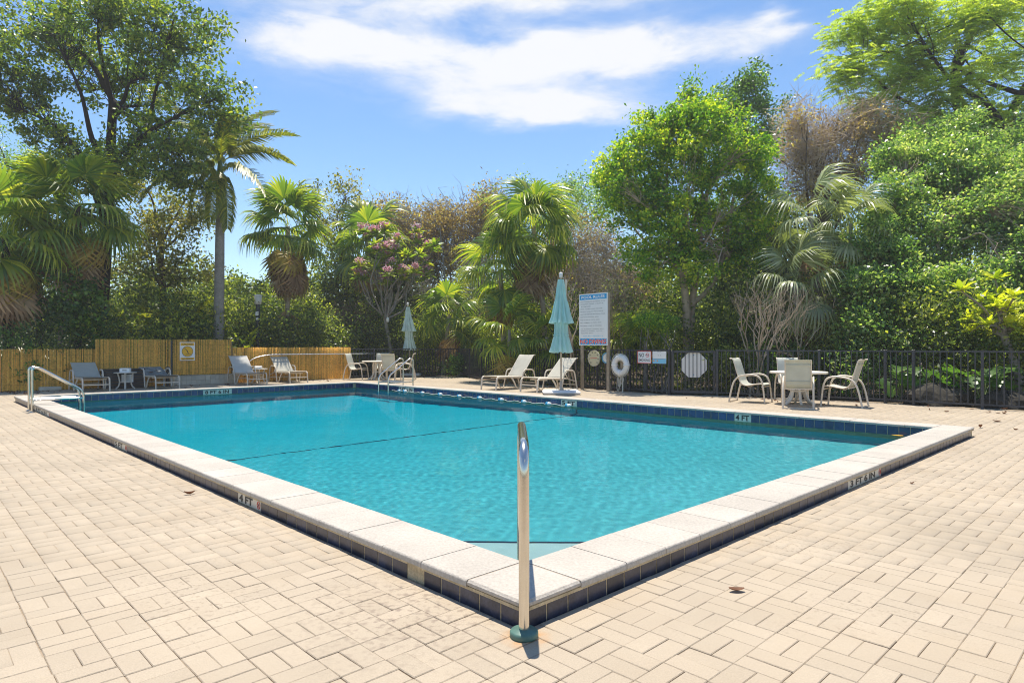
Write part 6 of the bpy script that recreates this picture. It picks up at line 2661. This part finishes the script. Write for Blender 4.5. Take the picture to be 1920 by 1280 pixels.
bare_shrub('pale leafless shrub between the teal sunshade and the pool rules board', X(1072, 20.2), 20.2, 3, 61, 0.78, 0.042, 4)
bare_shrub('leafless branching shrub behind the thermometer and the rules board', X(1150, 19.8), 19.8, 4, 62, 0.60, 0.027, 4)
bare_shrub('tall bare pale stems left of the right table, behind the fence', X(1420, 16.8), 16.8, 4, 63, 0.66, 0.036, 4)
bare_shrub('bare pale stems straight behind the right table', X(1480, 16.9), 16.9, 4, 64, 0.58, 0.030, 4)
bare_shrub('thin bare stems behind the right end of the right table', X(1560, 17.0), 17.0, 3, 65, 0.42, 0.018, 4, 'bark_grey')

# --- clipped shrub
d = 18.0
leaf_mass('clipped_shrub', [(*tw(1222, 603, d), 0.55, 0.45, 0.26), (*tw(1250, 607, d), 0.42, 0.4, 0.24)], 70, 60, (0.06, 0.035), 0.13, LM['bright'], 70, 'neatly rounded light green shrub above the no smoking sign', 'shrub', twig_mat=M['bark_grey'], n_twig=8)

# --- vine curtain on the right
d = 16.6
E = []
for (u, v, ru, rv, dz) in ((1640, 480, 60, 85, 0.9), (1690, 385, 75, 75, 1.7), (1760, 335, 85, 65, 2.3), (1850, 330, 95, 65, 2.1), (1720, 470, 85, 85, 1.0), (1810, 430, 95, 90, 1.2), (1900, 410, 90, 90, 1.0), (1660, 560, 75, 70, 0.3), (1750, 560, 85, 70, 0.2), (1850, 550, 95, 70, 0.0), (1620, 620, 60, 45, 0.0), (1700, 640, 75, 45, -0.3), (1800, 640, 85, 45, -0.5), (1890, 640, 85, 45, -0.8), (1960, 500, 85, 110, 0.2), (1600, 530, 35, 45, 0.4), (1690, 300, 60, 40, 2.6), (1925, 320, 70, 60, 1.9), (1790, 285, 80, 35, 2.7)):
    dd_ = d + dz
    E.append((*tw(u, v, dd_), ru / F * d, 0.7, rv / F * d))
vt = tree('vine_curtain', 'broad curtain of light green creeper covering trees at the right', 'creeper', [(X(1760, 17.6), 17.6, -0.1, 0.10), (X(1755, 17.6), 17.6, 2.5, 0.08), (X(1760, 17.6), 17.6, 4.6, 0.05)], E, 1500, 75, (0.10, 0.066), 0.27, LM['vine'], M['bark_pale'], 15, n_limb=12, shell=0.6, limb_r=0.4, crown_var=0.28, up=1.0)

# --- big feathery tree at the top right
d = 24.5
trunk = [(X(1905, d), d, -0.1, 0.36), (X(1900, d), d, Z(480, d), 0.27), (X(1870, d), d, Z(330, d), 0.23), (X(1885, d), d, Z(240, d), 0.18), (X(1930, d), d, Z(150, d), 0.13)]
st2 = [(X(1872, d), d, Z(335, d), 0.15), (X(1800, d), d, Z(220, d), 0.12), (X(1790, d), d, Z(120, d), 0.11), (X(1822, d), d, Z(60, d), 0.09), (X(1810, d), d, Z(-60, d), 0.06)]
E = []
for (u, v, ru, rv) in ((1640, 60, 75, 60), (1600, 130, 55, 45), (1720, 100, 80, 60), (1700, 10, 90, 50), (1800, 40, 80, 60), (1640, 190, 60, 25), (1800, 160, 80, 45), (1860, 220, 80, 40), (1780, 230, 60, 30), (1890, 110, 80, 60), (1960, 200, 80, 70), (1900, 0, 100, 60), (1720, 210, 60, 35), (1660, 235, 45, 20), (1750, 275, 70, 30), (1840, 285, 90, 45), (1930, 280, 80, 50), (1700, 250, 60, 40), (1880, 240, 70, 40), (1780, 320, 80, 35), (1900, 330, 80, 40), (1690, 150, 60, 40), (1580, 60, 30, 40)):
    E.append((*tw(u, v, d + ((u // 10) % 5 - 2) * 0.35), ru / F * d, 1.1, rv / F * d))
rngf = np.random.default_rng(16)
ft = tree('feathery_tree', 'large spreading tree with feathery leaves and dark limbs at the upper right', 'tree', trunk, E, 330, 2, (0.05, 0.02), 0.3, LM['feather'], M['bark_dark'], 16, n_limb=14, extra_stems=[st2], limb_r=0.4, shell=0.6, attach_from=0.4)
cl = ellipsoids(E, 1050, rngf, 0.7)
Vs, Qs, vs_ = [], [], []
nb_ = 0
spr = 6
for c in cl:
    tone = rngf.normal(0.5, 0.18)
    for s in range(spr):
        a = rngf.uniform(0, 2 * np.pi)
        dirv = np.array([math.cos(a), math.sin(a), rngf.uniform(-0.35, 0.05)])
        o_ = c + rngf.normal(size=3) * np.array([0.3, 0.3, 0.12])
        n = 15
        tt = np.linspace(0.1, 1, n)[:, None]
        ln_ = rngf.uniform(0.4, 0.7)
        mid_ = o_ + dirv * tt * ln_ + np.array([0, 0, -0.18]) * tt ** 2 * ln_
        side = np.array([-math.sin(a), math.cos(a), 0.0])
        Cn = np.concatenate([mid_ + side * 0.04, mid_ - side * 0.04])
        dr = np.concatenate([np.tile(side + dirv * 0.35, (n, 1)), np.tile(-side + dirv * 0.35, (n, 1))])
        V, Q = leaf_quads(Cn, 0.115, 0.038, rngf, 2.2, 0.15, dirs=dr)
        Vs.append(V)
        Qs.append(Q + nb_)
        nb_ += len(V)
        vs_.append(np.clip(tone + rngf.normal(0, 0.12, len(Q)), 0, 1))
np_obj('feather_foliage', np.concatenate(Vs), np.concatenate(Qs), LM['feather'], ft, np.concatenate(vs_))

# --- darker tree between the creeper and the feathery crown
d = 20.8
E = [(*tw(u, v, d), ru / F * d, 0.9, rv / F * d) for (u, v, ru, rv) in ((1720, 270, 60, 45), (1790, 250, 60, 45), (1860, 280, 60, 45), (1930, 260, 60, 60), (1680, 310, 50, 35), (1900, 330, 70, 40), (1820, 310, 60, 35))]
tree('leafy_tree', 'dark small-leaved tree filling the gap between the creeper and the feathery crown', 'tree', [(X(1850, d), d, -0.1, 0.16), (X(1845, d), d, Z(450, d), 0.13), (X(1835, d), d, Z(320, d), 0.08)], E, 210, 75, (0.105, 0.065), 0.30, LM['vine'], M['bark_dark'], 20, n_limb=9, shell=0.6, limb_r=0.5)

# --- pale-barked small tree at the right edge
d = 14.4
tips = [tw(u, v, d + q) for u, v, q in ((1835, 585, 0.2), (1870, 575, -0.2), (1905, 580, 0.2), (1850, 610, -0.3), (1900, 605, -0.2), (1930, 570, 0.2), (1820, 600, 0.3))]
frangipani('small bright-leaved tree with a pale curved trunk at the right edge', (X(1925, d), d, X(1882, d), d, Z(628, d)), d, tips, 19, 'frangi2', LM['yellowgreen'], 0, lsize=0.32)

# --- big split leaves behind the right fence
ml = leaf_variants('monstera', 3, lambda r_: broad_leaf(0.62, 0.26, r_, 0.5, 1), LM['dark'])
for k, (u, v, d) in enumerate(((1690, 700, 14.7), (1760, 712, 14.3), (1845, 703, 13.8))):
    mt = thing('monstera_plant', ['large split-leaved plant low behind the fence, left of the rock', 'large split-leaved plant low behind the fence, above the rock', 'large split-leaved plant low behind the fence, right of the rock'][k], 'plant', (X(u, d), d, 0), 0, 'split-leaved plants behind the fence')
    b0_ = (X(u, d), d, 0.0)
    for q in range(9):
        az = R(-90) + rngp.normal(0, 1.0)
        p = (X(u, d) + rngp.normal(0, 0.28), d + rngp.uniform(-0.2, 0.25), Z(v, d) + rngp.uniform(-0.15, 0.22))
        add_frond(ml[q % 3], 'leaf', mt, orient(p, az, R(rngp.uniform(-40, 10)), rngp.normal(0, 0.3), rngp.uniform(0.7, 1.0)))
        mb = MB()
        mb.tube(cr([b0_, ((b0_[0] + p[0]) / 2, (b0_[1] + p[1]) / 2 + 0.1, p[2] * 0.6), p], 3), 0.011, 5, caps=False)
        mb.build('leaf_stalk', M['crownshaft'], mt)


def rock(label, c, sx, sy, sz, seed):
    rng = np.random.default_rng(seed)
    vs, fs = [], []
    nu_, nv_ = 20, 11
    ph = rng.uniform(0, 6, 12)
    for b in range(nv_):
        th_ = math.pi * b / (nv_ - 1)
        for a in range(nu_):
            an = 2 * math.pi * a / nu_
            r = 1 + 0.14 * math.sin(3 * an + ph[0] + 2 * th_) + 0.10 * math.sin(5 * an + ph[1]) * math.sin(3 * th_ + ph[2]) + rng.normal(0, 0.05)
            vs.append((c[0] + sx * r * math.sin(th_) * math.cos(an), c[1] + sy * r * math.sin(th_) * math.sin(an), max(-0.05, sz * 0.35 + sz * r * math.cos(th_))))
    for b in range(nv_ - 1):
        for a in range(nu_):
            fs.append((b * nu_ + a, b * nu_ + (a + 1) % nu_, (b + 1) * nu_ + (a + 1) % nu_, (b + 1) * nu_ + a))
    mb = MB()
    mb.add(vs, fs, False)
    o = mb.build('rock', M['rock'])
    tag(o, label, 'rock', 'rocks behind the fence')


rock('broad pale rock behind the right part of the black fence', (X(1765, 14.2), 14.2, 0), 0.75, 0.4, 0.34, 1)
rock('smaller rock at the foot of the fence near the right edge', (X(1880, 13.5), 13.5, 0), 0.5, 0.35, 0.26, 2)

# --- shrubs close behind the black fence, and the undergrowth that fills the dark behind everything
def along(p, q, n, off, rng, jit=0.4):
    out = []
    for k in range(n):
        t = (k + 0.5) / n
        v = p.lerp(q, t)
        out.append((v.x + rng.normal(0, jit), v.y + off + rng.normal(0, jit)))
    return out


rngu = np.random.default_rng(90)
# shrub row right behind the black fence
names = [(25, 18.6, 2.0, 'dark', 'dark leafy shrub behind the bamboo at the left edge'),
         (75, 19.2, 2.2, 'shade', 'leafy shrub behind the low bamboo left of the pale-trunked small tree'),
         (160, 20.3, 2.2, 'dark', 'dark shrub behind the bamboo between the pale trunk and the dark trunk'),
         (760, 28.0, 1.0, 'shade', 'dark glossy shrub behind the fence at the foot of the small sunshade'),
         (870, 27.2, 1.1, 'dark', 'shrub in the angle of the fence left of the right-hand loungers'),
         (1330, 17.6, 1.3, 'shade', 'shrub with small glossy leaves behind the gate'),
         (1400, 17.4, 1.4, 'shade', 'leafy shrub behind the chair left of the right table'),
         (1470, 17.0, 1.7, 'dark', 'dark shrub directly behind the right table'),
         (1545, 16.6, 1.5, 'shade', 'glossy shrub behind the right end of the right table'),
         (1620, 16.2, 1.5, 'vine', 'light shrub under the vine curtain left of the rock')]
for k, (u, d, hh, mk_, lab) in enumerate(names):
    x = X(u, d)
    leaf_mass('shrub', [(x - 0.35, d, hh * 0.45, 0.6, 0.45, hh * 0.45), (x + 0.35, d + 0.1, hh * 0.5, 0.6, 0.45, hh * 0.5)], 60, 36, (0.10, 0.05), 0.24, LM[mk_], 200 + k, lab, 'shrub', 'shrubs behind the fences', twig_mat=M['bark_grey'], n_twig=9)

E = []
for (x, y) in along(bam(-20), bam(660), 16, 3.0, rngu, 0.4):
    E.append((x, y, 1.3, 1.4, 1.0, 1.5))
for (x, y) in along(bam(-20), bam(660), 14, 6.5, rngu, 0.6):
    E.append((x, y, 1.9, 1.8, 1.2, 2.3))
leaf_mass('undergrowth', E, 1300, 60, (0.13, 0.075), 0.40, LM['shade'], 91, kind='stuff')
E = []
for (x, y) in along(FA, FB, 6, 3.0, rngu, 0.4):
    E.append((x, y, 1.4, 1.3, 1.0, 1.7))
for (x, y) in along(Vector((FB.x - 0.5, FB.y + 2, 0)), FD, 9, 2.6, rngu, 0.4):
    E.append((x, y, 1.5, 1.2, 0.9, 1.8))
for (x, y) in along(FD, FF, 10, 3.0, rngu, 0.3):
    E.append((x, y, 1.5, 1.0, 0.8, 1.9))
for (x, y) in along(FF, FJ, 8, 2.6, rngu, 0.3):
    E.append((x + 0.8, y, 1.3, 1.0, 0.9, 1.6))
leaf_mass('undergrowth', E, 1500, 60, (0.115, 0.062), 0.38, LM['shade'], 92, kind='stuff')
# tangled dead twigs hanging in the undergrowth behind the fence
mb = MB()
twig_mass(mb, [(*tw(u, v, d), 1.0, 0.7, 0.9) for u, v, d in ((1110, 520, 22), (1150, 560, 21), (860, 560, 30), (800, 545, 31), (900, 500, 29), (1130, 470, 23), (1600, 520, 18.6), (1560, 560, 18), (1450, 560, 18.6), (1180, 520, 21))], 3000, 0.65, 0.0075, np.random.default_rng(93))
mb.build('dead_twigs', M['bark_grey'], kind='stuff')
# far trees closing the view
E = []
for k in range(34):
    u = -250 + 2500 * k / 33
    d = 44 + rngu.normal(0, 2)
    top = 5.4 if 380 < u < 700 else 6.6
    E.append((X(u, d), d, top * 0.5, 2.6, 2.0, top * 0.62))
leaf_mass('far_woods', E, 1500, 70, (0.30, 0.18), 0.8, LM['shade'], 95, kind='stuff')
E = []
for k in range(16):
    u = 780 + 1250 * k / 15
    d = 36 - 10 * max(0, (u - 1300) / 700) + rngu.normal(0, 1)
    hgt = 4.6 if u < 1100 else 5.6
    E.append((X(u, d), d, hgt * 0.5, 1.9, 1.4, hgt * 0.58))
for k in range(15):
    u = 250 + 520 * k / 14
    d = 33 + rngu.normal(0, 1)
    topv = (505 if u < 440 else 500 if u < 600 else 455) + rngu.normal(0, 10)
    hgt = Z(topv, d)
    E.append((X(u, d), d, hgt * 0.48, 1.5, 1.3, hgt * 0.55))
for k in range(9):
    u = 1370 + 300 * k / 8
    d = 26.5 + rngu.normal(0, 0.6)
    hgt = Z((395 if 1570 < u < 1660 else 350) + rngu.normal(0, 10), d)
    E.append((X(u, d), d, hgt * 0.5, 1.1, 1.0, hgt * 0.52))
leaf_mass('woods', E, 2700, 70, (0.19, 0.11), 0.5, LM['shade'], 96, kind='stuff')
# white blossoms and a hanging ornament
mb = MB()
orn = thing('hanging_ornament', 'small white oval ornament hanging beside the trunk of the pink-flowered tree', 'ornament', tw(727, 599, 28.2))
mb.lathe([(0.0, -0.13), (0.05, -0.11), (0.075, -0.03), (0.06, 0.06), (0.0, 0.12)], (0, 0, 0), 12, caps=False)
mb.build('drop', M['white_plastic'], orn, world=False)
mb = MB()
mb.tube([(0, 0, 0.11), (0.02, 0.05, 0.6)], 0.006, 4)
mb.build('cord', M['rope'], orn, world=False)

# ------------------------------------------------------------------ thin haze volume added to brighten the dark shade among the trees
hm = bpy.data.materials.new('shade_lift_haze')
hm.use_nodes = True
hm.node_tree.nodes.clear()
ho_ = hm.node_tree.nodes.new('ShaderNodeOutputMaterial')
hv = hm.node_tree.nodes.new('ShaderNodeVolumePrincipled')
hv.inputs['Color'].default_value = (0.95, 0.95, 0.95, 1)
hv.inputs['Density'].default_value = 0.0013
hv.inputs['Anisotropy'].default_value = 0.2
hm.node_tree.links.new(hv.outputs[0], ho_.inputs['Volume'])
mb = MB()
mb.box((-10, 20, 8.6), (230, 215, 24.8))
mb.build('shade_lift_haze', hm, kind='stuff')
